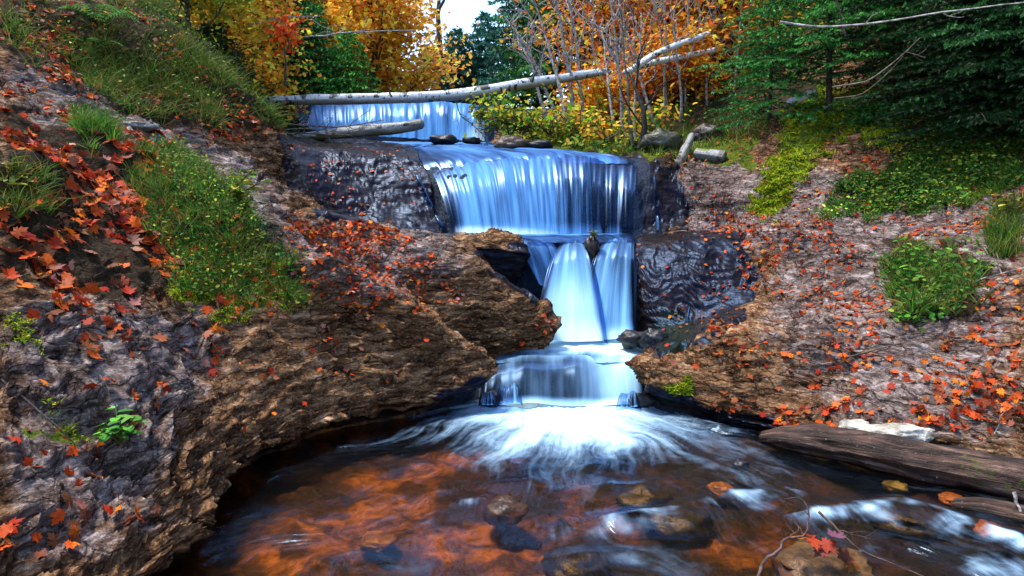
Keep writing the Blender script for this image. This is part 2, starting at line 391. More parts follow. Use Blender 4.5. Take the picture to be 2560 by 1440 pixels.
# ------------------------------------------------------------------ the ravine: cross-sections of bank, bed, bank, lofted along the stream
class W(tuple): pass                                   # a point given in metres (x, z); plain tuples are spots in the photograph
w = lambda x, z: W((x, z))
ST = {
 -3.0: [w(-7,5), w(-5,3.4), w(-4,2.4), w(-3,1.5), w(-2.3,.7), w(-1.7,.2), w(-1.9,.02), w(-1.6,-.25), w(.3,-.25), w(2.6,-.25), w(2.9,.02), w(3.0,.15), w(3.8,.6), w(4.6,1.2), w(5.5,1.9), w(7,3), w(9,4.5)],
 1.5: [w(-7,5.6), w(-5,3.7), w(-3.7,2.2), w(-2.7,1.3), w(-2.1,.66), w(-1.60,.17), w(-1.78,.02), w(-1.5,-.2), w(.3,-.22), w(2.6,-.2), w(2.95,.0), w(3.0,.1), w(3.7,.42), w(4.6,.9), w(5.5,1.6), w(7,2.8), w(9,4.3)],
 2.4: [w(-7,5.7), w(-5,3.75), w(-3.7,2.25), w(-2.7,1.34), w(-2.1,.72), w(-1.50,.15), w(-1.70,.02), w(-1.42,-.2), w(.3,-.2), w(2.6,-.18), w(2.95,.0), w(3.0,.1), w(3.7,.42), w(4.6,.9), w(5.5,1.6), w(7,2.8), w(9,4.3)],
 2.84: [w(-7,5.7), w(-5.2,4.0), w(-3.9,2.5), w(-2.9,1.52), w(-2.15,.80), w(-1.46,.13), w(-1.68,.02), w(-1.4,-.18), w(.3,-.2), w(2.6,-.17), w(2.95,.0), w(3.0,.1), w(3.6,.4), w(4.5,.9), w(5.5,1.6), w(7,2.8), w(9,4.3)],
 3.5: [w(-7,5.7), w(-5.3,4.1), w(-4.0,2.75), w(-2.95,1.68), w(-2.15,.86), w(-1.52,.16), w(-1.76,.03), w(-1.5,-.15), w(.3,-.17), w(2.5,-.15), w(2.95,.0), w(3.0,.1), w(3.5,.36), w(4.3,.8), w(5.2,1.4), w(7,2.7), w(9,4.4)],
 3.95: [w(-7.5,6.0), w(-5.4,4.15), w(-4.1,2.85), w(-3.0,1.75), w(-2.15,.92), w(-1.46,.17), w(-1.72,.03), w(-1.44,-.14), w(.3,-.16), w(2.4,-.12), w(2.88,.0), w(2.92,.1), w(3.3,.34), w(4.0,.68), w(5.0,1.2), w(6.6,2.3), w(9,4.4)],
 4.4: [w(-8,6.2), w(-5.6,4.2), w(-4.2,2.88), w(-3.0,1.78), w(-2.05,.95), w(-1.28,.18), w(-1.54,.03), w(-1.25,-.14), w(.2,-.18), w(1.8,-.12), w(2.15,.0), w(2.2,.1), w(2.7,.33), w(3.5,.62), w(4.6,1.06), w(6.2,2.0), w(9,4.5)],
 4.8: [w(-8,6.2), w(-5.6,4.2), w(-4.2,2.82), w(-2.95,1.80), w(-1.8,1.0), w(-.95,.21), w(-1.28,.03), w(-.95,-.16), w(.2,-.24), w(1.4,-.14), w(1.72,.0), w(1.74,.1), w(2.3,.36), w(3.2,.63), w(4.3,1.06), w(5.8,1.95), w(9,4.5)],
 5.1: [w(-8,6.1), w(-5.6,4.1), w(-4.1,2.72), w(-2.8,1.85), (880,700), (1150,985), w(-.78,.03), w(-.7,-.2), w(.2,-.3), w(1.1,-.2), w(1.36,.02), w(1.18,.22), w(1.6,.42), w(2.6,.68), w(4.1,1.06), w(5.8,1.95), w(9,4.5)],
 5.32: [w(-8,6.0), (-350,30), (0,205), (450,430), (1010,740), (1252,925), w(-.62,.04), w(-.55,-.2), w(.3,-.3), w(1.0,-.25), (1640,1005), (1562,912), (1690,872), (2000,800), (2500,712), w(5.8,1.95), w(9,4.6)],
 5.5: [w(-8,6.0), (-350,30), (0,205), (500,440), (1000,735), (1195,880), w(-.5,.10), w(-.3,-.05), w(.3,-.05), w(.85,-.02), (1645,940), (1600,895), (1700,862), (2000,785), (2500,680), w(5.8,1.98), w(9,4.7)],
 5.72: [w(-8,5.9), (-200,60), (100,240), (560,450), (990,725), (1155,862), w(-.42,.24), w(-.25,.16), w(.3,.17), w(.95,.18), w(1.10,.30), (1632,872), (1740,842), (2000,760), (2500,640), w(5.9,2.1), w(9,4.8)],
 5.95: [w(-8,5.8), (-100,80), (150,240), (620,460), (1040,680), (1290,850), w(-.05,.28), w(-.02,.2), w(.4,.22), w(1.0,.22), w(1.2,.33), (1650,850), (1760,812), (2000,730), (2500,600), w(6.0,2.3), w(9,4.9)],
 6.15: [w(-8,5.8), (-50,60), (200,230), (640,460), (1130,640), (1402,812), w(.22,.30), w(.25,.2), w(.5,.22), w(1.0,.22), w(1.25,.35), (1650,830), (1780,780), (2000,700), (2500,575), w(6.1,2.4), w(9,5.0)],
 6.45: [w(-8,5.8), (0,60), (250,230), (640,460), (1080,610), (1270,720), w(-.1,.42), w(.0,.2), w(.5,.2), w(1.0,.2), (1592,845), (1605,770), (1730,700), (1950,650), (2400,560), w(6.3,2.6), w(9,5.2)],
 6.7: [w(-8,5.9), (50,60), (300,240), (650,470), (1030,590), (1185,622), w(-.36,.5), w(-.2,.3), w(.5,.25), w(1.0,.3), (1585,830), (1592,700), (1700,640), (1930,610), (2350,545), w(6.4,2.7), w(9,5.4)],
 6.95: [w(-8,6.0), (150,70), (380,260), (690,490), (1010,578), (1328,640), w(-.12,.55), w(.05,.5), w(.6,.6), w(1.05,.6), (1578,800), (1580,640), (1680,602), (1900,588), (2300,530), w(6.5,2.9), w(9,5.6)],
 7.12: [w(-8,6.2), (230,70), (430,265), (720,500), (1000,577), (1300,596), w(.10,1.14), w(.15,1.12), w(.6,1.12), w(1.1,1.12), w(1.22,1.16), (1590,600), (1700,592), (1890,580), (2250,520), w(6.5,3.0), w(9,5.8)],
 7.5: [w(-8,6.6), (330,60), (530,255), (740,500), (980,575), (1280,592), w(.06,1.2), w(.12,1.15), w(.6,1.15), w(1.2,1.15), w(1.25,1.2), (1612,588), (1720,580), (1880,566), (2150,500), (2520,330), w(9,6.0)],
 8.0: [w(-8,7.2), (430,80), (655,262), (745,450), (905,566), (1115,580), w(-.74,1.27), w(-.6,1.18), w(.4,1.18), w(1.3,1.18), w(1.5,1.27), (1650,576), (1760,566), (1900,538), (2080,440), (2400,280), w(9,6.4)],
 8.2: [w(-8,7.3), (440,80), (662,275), (735,425), (890,535), (1100,560), w(-.84,1.32), w(-.75,1.24), w(.4,1.24), w(1.4,1.24), w(1.55,1.3), (1670,565), (1780,540), (1900,490), (2060,420), (2360,270), w(9,6.5)],
 8.4: [w(-8,7.3), (450,80), (668,285), (735,400), (890,490), (1085,520), w(-.92,1.45), w(-.85,1.66), w(.4,1.68), w(1.4,1.6), w(1.62,1.5), (1690,540), (1790,490), (1900,440), (2040,390), (2320,260), w(9,6.6)],
 8.65: [w(-8,7.3), (460,80), (675,290), (735,380), (880,440), (1080,455), w(-1.0,1.85), w(-.92,1.98), w(.4,2.02), w(1.45,1.95), w(1.72,1.85), (1680,480), (1780,450), (1890,410), (2020,360), (2280,250), w(9,6.7)],
 9.0: [w(-8,7.3), (470,80), (685,298), (740,355), (870,385), (1050,400), w(-1.15,2.16), w(-1.05,2.12), w(.4,2.17), w(1.5,2.13), w(1.78,2.2), (1670,405), (1750,412), (1850,390), (1960,330), (2200,230), w(9,6.8)],
 9.8: [w(-8.5,7.3), (470,80), (670,298), (735,345), (850,366), (1040,378), w(-1.35,2.34), w(-1.2,2.30), w(-.1,2.28), w(.9,2.27), w(1.15,2.34), (1520,376), (1650,385), (1800,360), (1930,310), (2150,210), w(9,7.0)],
 10.8: [w(-9,7.4), (460,80), (640,290), (700,335), (800,350), (1020,362), w(-1.6,2.54), w(-1.4,2.46), w(-.9,2.45), w(-.3,2.46), w(-.1,2.56), (1310,366), (1560,362), (1780,338), (1910,285), (2110,190), w(9.5,7.4)],
 11.9: [w(-9.5,7.6), (440,80), (610,240), (670,305), (715,332), (765,348), w(-3.5,2.74), w(-3.2,2.66), w(-1.5,2.66), w(-.5,2.66), w(-.35,2.74), (1270,346), (1420,338), (1640,300), (1830,240), (2060,130), w(10,8.0)],
 12.3: [w(-10,7.8), (430,80), (600,230), (660,285), (705,300), (745,310), w(-3.8,3.0), w(-3.6,2.95), w(-1.8,2.95), w(-.5,2.85), w(-.3,2.95), (1265,320), (1420,325), (1640,290), (1830,230), (2060,120), w(10,8.2)],
 12.7: [w(-10,7.9), (420,80), (590,225), (650,250), (690,250), (738,256), w(-3.95,3.46), w(-3.8,3.42), w(-2.0,3.44), w(-.6,3.36), w(-.35,3.42), (1262,280), (1420,312), (1640,280), (1830,220), (2060,110), w(10,8.4)],
 15: [w(-11,9.0), w(-7.5,6.0), w(-6.0,4.9), w(-5.2,4.3), w(-4.7,3.9), w(-4.2,3.72), w(-4.0,3.62), w(-3.8,3.55), w(-2.0,3.55), w(-.6,3.5), w(-.3,3.55), w(.2,3.65), w(1.2,3.8), w(3.0,4.4), w(5.0,5.6), w(7.5,7.4), w(11,9.6)],
 22: [w(-12,9.4), w(-8,7), w(-6.8,6), w(-6,5.2), w(-5.3,4.5), w(-4.7,4.05), w(-4.5,3.95), w(-4.2,3.9), w(-2.5,3.9), w(-1,3.9), w(-.8,3.95), w(-.5,4.0), w(.6,4.3), w(2.4,5), w(5,6.6), w(8,8.6), w(13,11)],
 40: [w(-18,10), w(-12,8), w(-10,7), w(-8.5,6.2), w(-7.5,5.6), w(-6.6,5), w(-6.4,4.9), w(-6,4.8), w(-4,4.8), w(-2.5,4.8), w(-2.2,4.9), w(-1.8,5), w(0,5.4), w(3,6.4), w(7,8.2), w(12,10.5), w(20,14)],
 120: [w(-40,14), w(-30,12), w(-26,10), w(-22,9), w(-19,8.4), w(-17,8), w(-16,7.9), w(-15,7.8), w(-12,7.8), w(-9,7.8), w(-8,7.9), w(-7,8), w(-3,8.5), w(5,10), w(16,12), w(28,15), w(40,18)],
}
ys = np.array(sorted(ST))
K = np.zeros((len(ys), 19, 2))
for i, y in enumerate(ys):
    for j, e in enumerate(ST[y]):
        if isinstance(e, W): K[i, j + 1] = e
        else: q = P(e[0], e[1], y); K[i, j + 1] = (q[0], q[2])
    K[i, 0] = (K[i, 1, 0] - 60, K[i, 1, 1] + 14)
    K[i, 18] = (K[i, 17, 0] + 60, K[i, 17, 1] + 14)

def pchip(x, Yv, xn):
    x = np.asarray(x, float); h = np.diff(x).reshape(-1, *([1] * (Yv.ndim - 1)))
    d = np.diff(Yv, axis=0) / h
    m = np.zeros_like(Yv)
    a, b = d[:-1], d[1:]
    w1, w2 = 2 * h[1:] + h[:-1], h[1:] + 2 * h[:-1]
    with np.errstate(divide='ignore', invalid='ignore'):
        hm = (w1 + w2) / (w1 / a + w2 / b)
    m[1:-1] = np.where(a * b > 0, np.nan_to_num(hm), 0)
    m[0], m[-1] = d[0], d[-1]
    k = np.clip(np.searchsorted(x, xn) - 1, 0, len(x) - 2)
    t = ((xn - x[k]) / (x[k + 1] - x[k])).reshape(-1, *([1] * (Yv.ndim - 1)))
    hh = h[k]
    return (2*t**3 - 3*t**2 + 1) * Yv[k] + (t**3 - 2*t**2 + t) * hh * m[k] + (-2*t**3 + 3*t**2) * Yv[k + 1] + (t**3 - t**2) * hh * m[k + 1]

rowsY = np.concatenate([np.linspace(-3, 1.8, 30, endpoint=False), np.geomspace(1.8, 4.9, 190, endpoint=False), np.linspace(4.9, 7.2, 150, endpoint=False),
                        np.linspace(7.2, 9.2, 100, endpoint=False), np.linspace(9.2, 13, 90, endpoint=False), np.geomspace(13, 120, 60)])
segs = [10, 46, 56, 70, 76, 84, 26, 14, 44, 44, 14, 26, 64, 74, 84, 66, 46, 10]
SEGI = np.concatenate([[0], np.cumsum(segs)])
ukeys = np.concatenate([np.arange(n) / n + i for i, n in enumerate(segs)] + [[18.0]])
KY = pchip(ys, K, rowsY)
G = pchip(np.arange(19), KY.transpose(1, 0, 2), ukeys).transpose(1, 0, 2)
T = np.zeros((len(rowsY), len(ukeys), 3))
T[..., 0], T[..., 1], T[..., 2] = G[..., 0], rowsY[:, None], G[..., 1]
NR, NC = T.shape[:2]

def normals(T):
    a, b = np.gradient(T, axis=1), np.gradient(T, axis=0)
    n = np.cross(a, b); n /= np.linalg.norm(n, axis=2)[..., None] + 1e-12
    return n
def smoothstep(a, b, x):
    t = np.clip((x - a) / (b - a), 0, 1); return t * t * (3 - 2 * t)

Nn = normals(T)
x, y, z = T[..., 0], T[..., 1], T[..., 2]
uk = np.broadcast_to(ukeys[None], x.shape)
bank = np.clip(np.maximum(7.0 - uk, uk - 11.0) * 2 + 0.25, 0.0, 1)            # 0 in the bed, 1 up the banks
far = smoothstep(9.5, 14, y)
hillside = np.maximum(smoothstep(3.0, 2.0, uk), smoothstep(15.5, 16.5, uk))
big = fbm(x * .9, y * .9, z * .9, 3)
w0 = fbm(x * 1.7 + 9, y * 1.7, z * .9, 4)
dipz = z + .10 * x - .05 * y
saw = lambda t: (t - np.floor(t)) ** 1.6
lay1 = saw(dipz * 6.5 + w0 * 1.5)
lay2 = saw(dipz * 19 + w0 * 3.5 + .5 * pn(x * 5, y * 5, z * 5))
rough = fbm(x * 7, y * 7, z * 14, 4)
chip = np.abs(pn(x * 3.2, y * 3.2, z * 9))
lm = .5 + 1.0 * smoothstep(-.3, .4, pn(x * 2.1 + 30, y * 2.1, z * 2.1))
d = .10 * big + (.060 * (lay1 - .5) + .022 * (lay2 - .5)) * lm * (1 - .6 * hillside) + .016 * rough + .028 * (chip - .25) + .030 * fbm(x * 3.1 + 4, y * 3.1, z * 4, 3)
WET = [[(690,330),(1060,350),(1130,590),(1000,575),(840,550),(720,470)], [(1560,600),(1660,575),(1850,575),(1900,690),(1850,800),(1660,880),(1560,860)],
       [(1580,385),(1690,420),(1720,560),(1580,585)], [(1190,625),(1340,610),(1345,770),(1250,715)],
       [(1160,940),(1260,960),(1220,1040),(1040,1040)], [(1560,960),(1640,960),(1820,1060),(1660,1050)], [(1500,420),(1620,400),(1620,600),(1500,600)]]
px0_, py0_, pd0_ = project(T)
wm = np.zeros(x.shape)
for p_ in WET: wm = np.maximum(wm, inpoly(px0_, py0_, p_))
for _ in range(6):
    for ax in (0, 1): wm = (np.roll(wm, 1, ax) + 2 * wm + np.roll(wm, -1, ax)) / 4
d *= bank * (1 - .4 * far) * (1 - .6 * wm)
bedm = 1 - bank
d += bedm * (.05 * fbm(x * 3.5, y * 3.5, z, 3) + .02 * fbm(x * 11, y * 11, z, 2))
T = T + Nn * d[..., None]
Nn = normals(T)
PX, PY, PD = project(T)
J1, J2 = pn(x * 5, y * 5, z * 5), pn(x * 5 + 40, y * 5, z * 5)
J3, J4 = pn(x * 17, y * 17, z * 17), pn(x * 17 + 40, y * 17, z * 17)
sc_j = 110.0 / np.clip(PD, 1.5, None)
JX, JY = PX + J1 * sc_j * 2.2, PY + J2 * sc_j * 2.2

# depth map of the ravine, used to plant things on the side one can see
ZW, ZH = 320, 180
zb = np.full((ZH, ZW), 1e9)
gx, gy = np.floor(PX / 8).astype(int), np.floor(PY / 8).astype(int)
ok = (gx >= 0) & (gx < ZW) & (gy >= 0) & (gy < ZH) & (T[..., 1] > .5)
np.minimum.at(zb, (gy[ok], gx[ok]), PD[ok])
VIS = np.zeros(PX.shape, bool)
VIS[ok] = PD[ok] < zb[gy[ok], gx[ok]] + .10 + .03 * PD[ok]
area = np.linalg.norm(np.cross(np.gradient(T, axis=1), np.gradient(T, axis=0)), axis=2)

def paint(polys):
    r = np.zeros(PX.shape, bool)
    for p in polys: r |= inpoly(JX, JY, p)
    return r.astype(np.float32)
MOSS = [[(1880,540),(1960,330),(2060,220),(2160,260),(2100,330),(1990,440),(1940,530)], [(2130,290),(2330,240),(2300,320),(2150,360)], [(2330,330),(2560,250),(2560,480),(2300,520),(2110,530)],
        [(1640,760),(1760,790),(1720,880),(1640,870)], [(420,600),(640,560),(760,740),(560,780),(420,720)], [(1560,330),(1900,330),(1880,420),(1690,400)],
        [(1240,330),(1700,340),(1700,390),(1300,380)], [(60,1040),(230,1060),(200,1110),(40,1090)], [(1640,940),(1720,950),(1720,1010),(1650,1000)]]
GREY = [[(0,120),(300,200),(520,330),(720,480),(760,640),(500,560),(330,330),(0,330)], [(1700,400),(2080,420),(2240,520),(2560,460),(2560,640),(2100,680),(1800,640),(1700,600)], [(1900,690),(2560,620),(2560,1140),(2050,1060),(1950,900)],
        [(0,740),(560,780),(520,960),(300,1440),(0,1440)], [(560,540),(1100,560),(1200,680),(900,760),(640,640)]]
DIRT = [[(0,0),(400,0),(690,260),(680,330),(420,330),(180,220),(0,110)], [(0,270),(420,370),(440,740),(260,760),(0,640)], [(380,380),(520,440),(760,700),(560,790),(400,700)],
        [(1250,240),(1900,200),(2080,200),(1960,330),(1690,420),(1250,360)], [(2250,200),(2560,200),(2560,480),(2100,540),(2230,400)], [(2220,600),(2470,640),(2450,800),(2240,790)]]
wet = paint(WET)
wet = np.maximum(wet, smoothstep(.16, .05, T[..., 2]) * (T[..., 1] < 5.6))
moss, tone, dirt = paint(MOSS) * .9, paint(GREY), paint(DIRT)
dirt = np.maximum(dirt, np.maximum(smoothstep(12.5, 14, T[..., 1]), smoothstep(1.6, 1.0, uk)) * .9)
dirt = np.maximum(dirt, smoothstep(16.2, 16.8, uk))
bedwet = np.maximum(smoothstep(5.0, 5.5, T[..., 1]), .85 * smoothstep(-.5, .7, T[..., 0] + .5 * fbm(x * 1.5, y * 1.5, 3.0, 2)) * smoothstep(-.35, .25, fbm(x * 1.1 + 3, y * 1.1, 1.0, 3) + .25))
def blur(a, n=3):
    for _ in range(n):
        for ax in (0, 1):
            a = (np.roll(a, 1, ax) + 2 * a + np.roll(a, -1, ax)) / 4
    return a
wet, moss, tone, dirt = blur(wet, 4), blur(moss, 3), blur(tone, 60) * .75, blur(dirt, 5)
def strip(name, k0, k1, mat):
    a, b = SEGI[k0], SEGI[k1] + 1
    s = (slice(None), slice(a, b))
    V = T[s]
    at = {"wet": (bedwet if mat is M["bed"] else wet)[s].ravel(), "moss": moss[s].ravel(), "tone": tone[s].ravel(), "dirt": dirt[s].ravel()}
    return tag(add(name, mesh(name, V, grid_faces(*V.shape[:2]), mat, True, at)), kind="structure")
strip("left_bank", 0, 7, M["rock"])["label"] = "layered brown rock bank rising on the left of the stream"
strip("stream_bed", 7, 11, M["bed"])["label"] = "amber stony bed under the stream"
strip("right_bank", 11, 18, M["rock"])["label"] = "leaf-strewn layered rock bank on the right of the stream"

def sample(poly, n, rg, ymin=0, ymax=60, bias=None):
    """n random spots on the visible ground inside an outline of the photograph, evenly by area"""
    m = inpoly(PX + J1 * sc_j * 2.6 + J3 * sc_j, PY + J2 * sc_j * 2.6 + J4 * sc_j, poly) & VIS & (T[..., 1] > ymin) & (T[..., 1] < ymax) & ((uk < 6.2) | (uk > 11.8))
    idx = np.flatnonzero(m)
    if len(idx) == 0: return np.zeros((0, 3)), np.zeros((0, 3))
    wgt = area.ravel()[idx]
    if bias is not None: wgt = wgt * np.clip(bias(T.reshape(-1, 3)[idx]), 0, None)
    pick = rg.choice(idx, n, p=wgt / wgt.sum())
    jit = rg.normal(size=(n, 3)) * .012; jit[:, 2] = 0
    return T.reshape(-1, 3)[pick] + jit, Nn.reshape(-1, 3)[pick]
def hit(px, py):
    m = VIS & (np.abs(PX - px) < 18) & (np.abs(PY - py) < 18)
    idx = np.flatnonzero(m)
    if len(idx) == 0: idx = np.array([np.argmin((PX - px) ** 2 + (PY - py) ** 2)])
    k = idx[np.argmin((PX.ravel()[idx] - px) ** 2 + (PY.ravel()[idx] - py) ** 2 + 40 * PD.ravel()[idx])]
    return T.reshape(-1, 3)[k].copy(), Nn.reshape(-1, 3)[k].copy()
_sub = T[::3, ::3].reshape(-1, 3)
def ground(x, y):
    return float(_sub[np.argmin((_sub[:, 0] - x) ** 2 + (_sub[:, 1] - y) ** 2)][2])

# ------------------------------------------------------------------ water
def poly_at(pts, s):
    pts = np.asarray(pts, float)
    t = np.concatenate([[0], np.cumsum(np.linalg.norm(np.diff(pts, axis=0), axis=1))]); t /= t[-1]
    return np.stack([np.interp(s, t, pts[:, i]) for i in range(3)], -1)
def sheet(name, rows, ns, nt, mat, foam, amp=.02, sf=7.0, tf=.6, knots=None, edge=.06):
    """a sheet of water through rows of points (each row runs across the stream, rows run downstream)"""
    s = np.linspace(0, 1, ns)
    R = np.stack([poly_at(r, s) for r in rows])                       # rows, ns, 3
    kn = np.linspace(0, 1, len(rows)) if knots is None else np.asarray(knots, float)
    t = np.linspace(0, 1, nt)
    V = pchip(kn, R, t)
    du = np.concatenate([np.zeros((nt, 1)), np.cumsum(np.linalg.norm(np.diff(V, axis=1), axis=2), 1)], 1)
    dv = np.concatenate([np.zeros((1, ns)), np.cumsum(np.linalg.norm(np.diff(V, axis=0), axis=2), 0)], 0)
    U = s[None] * np.mean(du[:, -1]) + 0 * du
    n = normals(V); n *= np.where(n[..., 2:3] < 0, -1, 1)
    e = np.minimum(smoothstep(0, edge, s), smoothstep(0, edge, 1 - s))[None]
    e2 = e * (.35 + .65 * smoothstep(.0, .35, t))[:, None]
    V = V + n * ((amp * fbm(U * sf, dv * tf, 3.0, 3) + amp * .4 * pn(U * sf * 4, dv * tf * 2, 1.0)) * e2)[..., None] - np.array((0, 0, .03)) * (1 - e)[..., None]
    f = np.broadcast_to(foam(U / max(U.max(), 1e-6), np.broadcast_to(t[:, None], U.shape)), U.shape) - .3 * (1 - e)
    return add(name, mesh(name, V, grid_faces(nt, ns), mat, True, {"foam": f.ravel(), "edge": np.broadcast_to(1 - smoothstep(0, max(.10, edge * 2.2), np.minimum(s, 1 - s))[None] * np.ones((nt, 1)), U.shape).ravel()}, np.stack([U.ravel(), dv.ravel()], -1)))
def drop(T0, B0, k=.75, hs=(0, .1, .22, .38, .55, .72, .87, 1.0), lead=None):
    """rows of a fall between its lip and its foot, following a falling curve"""
    T0, B0 = np.asarray(T0, float), np.asarray(B0, float)
    s = np.linspace(0, 1, 24)
    a, b = poly_at(T0, s), poly_at(B0, s)
    rows = [] if lead is None else [a - (b - a) * np.array((1, 1, 0)) * f + np.array((0, 0, dz)) for f, dz in lead]
    for h in hs:
        p = a + (b - a) * h; p[:, 2] = a[:, 2] + (b[:, 2] - a[:, 2]) * (k * h * h + (1 - k) * h)
        rows.append(p)
    return rows
PP = lambda pts, Y: [P(a, b, Y if not isinstance(Y, (list, tuple)) else Y[i]) for i, (a, b) in enumerate(pts)]

# upper fall
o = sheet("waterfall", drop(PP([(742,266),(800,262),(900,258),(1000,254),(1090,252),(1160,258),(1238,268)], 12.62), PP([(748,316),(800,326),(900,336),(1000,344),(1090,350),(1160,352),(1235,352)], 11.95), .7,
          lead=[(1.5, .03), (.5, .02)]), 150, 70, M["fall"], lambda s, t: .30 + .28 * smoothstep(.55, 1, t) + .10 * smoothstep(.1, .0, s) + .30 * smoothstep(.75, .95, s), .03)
tag(o, "wide upper waterfall behind the fallen birch trunk", "waterfall")
# water running over the terrace
o = sheet("water", [PP([(745,352),(900,352),(1100,356),(1238,354)], 11.9), PP([(990,362),(1080,362),(1170,362),(1252,360)], 11.0), PP([(1015,368),(1120,366),(1240,368),(1330,372)], 10.2),
          PP([(1035,384),(1150,380),(1300,374),(1480,380)], 9.5), PP([(1058,408),(1200,396),(1400,384),(1590,398)], 9.0), PP([(1072,430),(1200,414),(1400,402),(1590,412)], 8.86)], 150, 110, M["flat"],
          lambda s, t: .30 + .15 * pn(s * 5, t * 5) + .15 * smoothstep(.8, 1, t) + .35 * smoothstep(.35, .0, t), .03, 4, 1.0)
tag(o, "thin sheet of blue water sliding across the terrace above the main fall", kind="structure")
# main fall
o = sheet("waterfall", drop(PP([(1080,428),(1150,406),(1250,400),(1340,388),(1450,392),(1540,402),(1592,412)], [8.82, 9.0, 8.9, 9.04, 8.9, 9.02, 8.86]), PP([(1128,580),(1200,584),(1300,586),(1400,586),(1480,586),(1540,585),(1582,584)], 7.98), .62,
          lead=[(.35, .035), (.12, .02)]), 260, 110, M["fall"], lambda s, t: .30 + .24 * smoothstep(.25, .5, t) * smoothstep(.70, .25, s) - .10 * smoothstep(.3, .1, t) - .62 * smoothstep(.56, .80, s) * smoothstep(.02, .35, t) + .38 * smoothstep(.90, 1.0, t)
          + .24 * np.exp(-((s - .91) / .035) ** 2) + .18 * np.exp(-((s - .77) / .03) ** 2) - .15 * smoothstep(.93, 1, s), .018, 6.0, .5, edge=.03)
tag(o, "broad curtain of silky blue water, main fall in the centre", "waterfall")
# shelf below the main fall
o = sheet("water", [PP([(1120,579),(1300,584),(1480,584),(1590,582)], 8.05), PP([(1180,588),(1320,590),(1480,589),(1590,588)], 7.75), PP([(1290,596),(1400,597),(1500,597),(1595,596)], 7.3), PP([(1310,606),(1400,606),(1500,606),(1598,606)], 7.1)],
          120, 60, M["flat"], lambda s, t: .10 + .55 * smoothstep(.35, .02, t) + .2 * pn(s * 9, t * 4), .010, 6, 1.4)
tag(o, "foaming water on the narrow ledge under the main fall", kind="structure")
# middle fall in two lobes
lead = [(.3, .02), (.12, .012)]
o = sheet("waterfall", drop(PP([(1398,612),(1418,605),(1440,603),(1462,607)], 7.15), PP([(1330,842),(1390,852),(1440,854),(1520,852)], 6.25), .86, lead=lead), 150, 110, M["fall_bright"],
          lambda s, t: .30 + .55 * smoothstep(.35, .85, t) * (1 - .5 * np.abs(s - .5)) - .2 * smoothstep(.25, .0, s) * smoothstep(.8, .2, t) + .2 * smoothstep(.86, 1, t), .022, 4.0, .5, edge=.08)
tag(o, "bright left lobe of the narrow middle waterfall", "waterfall")
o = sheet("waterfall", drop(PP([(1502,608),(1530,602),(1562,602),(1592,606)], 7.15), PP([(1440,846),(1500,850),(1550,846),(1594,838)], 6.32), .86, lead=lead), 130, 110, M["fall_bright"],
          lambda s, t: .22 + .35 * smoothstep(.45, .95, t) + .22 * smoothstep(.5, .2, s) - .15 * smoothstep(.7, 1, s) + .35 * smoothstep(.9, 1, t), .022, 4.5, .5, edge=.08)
tag(o, "right lobe of the middle waterfall beside the wet black rock", "waterfall")
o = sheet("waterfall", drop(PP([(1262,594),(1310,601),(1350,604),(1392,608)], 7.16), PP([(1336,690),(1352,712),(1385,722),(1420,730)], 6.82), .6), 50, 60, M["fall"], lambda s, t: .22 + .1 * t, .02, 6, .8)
tag(o, "thin veil of water slipping over the ledge tip beside the middle fall", "waterfall")
# basin under the middle fall
o = sheet("water", [PP([(1180,846),(1340,842),(1500,842),(1600,846)], 6.5), PP([(1190,864),(1330,866),(1480,868),(1640,868)], 6.2), PP([(1200,884),(1330,884),(1480,884),(1625,886)], 5.98), PP([(1205,908),(1330,908),(1480,906),(1610,908)], 5.74)],
          150, 80, M["fall_low"], lambda s, t: .10 + 1.0 * smoothstep(.80, .30, t) * smoothstep(.10, .40, s) + .55 * smoothstep(.60, .80, s), .012, 5, 1.5, edge=.04)
tag(o, "white churning basin at the foot of the middle fall", kind="structure")
# low spill into the pool
o = sheet("waterfall", drop(PP([(1205,916),(1250,908),(1310,902),(1390,904),(1450,900),(1500,908),(1560,903),(1612,908)], [5.8, 5.76, 5.72, 5.74, 5.70, 5.78, 5.76, 5.8]), PP([(1196,1004),(1250,1012),(1330,1006),(1400,1014),(1480,1016),(1560,1010),(1632,1012)], 5.37), .8, lead=[(.5, .012), (.25, .012)]), 170, 80, M["fall_low"],
          lambda s, t: .06 + .25 * pn(s * 7, t * 1.5) + .55 * smoothstep(.58, .78, s) * smoothstep(1.05, .9, s) + .8 * smoothstep(.88, 1.0, t) + .22 * smoothstep(.3, .0, t), .010, 3, .6, edge=.04)
tag(o, "smooth dark spill of water from the basin into the pool", "waterfall")
def spout(px0, px1, pyt, pyb, label):
    o = sheet("waterfall", drop(PP([(px0, pyt + 4), (px0 * .6 + px1 * .4, pyt + 9), (px0 * .3 + px1 * .7, pyt), (px1, pyt + 8)], 5.40), PP([(px0 - 9, pyb), ((px0 + px1) / 2, pyb + 3), (px1 + 7, pyb)], 5.24), .7), 60, 40, M["fall_bright"],
              lambda s, t: .05 + .5 * pn(s * 9 + px0, t * .8) + .4 * smoothstep(.85, 1, t), .012, 16, .6, edge=.12)
    tag(o, label, "waterfall")
spout(1246, 1300, 958, 1006, "small bright spout fan beside the rock tip at the pool")
spout(1204, 1236, 976, 1010, "smallest spout trickling at the far edge of the pool")
spout(1548, 1596, 976, 1016, "bright spout fan under the mossy ledge at the pool edge")
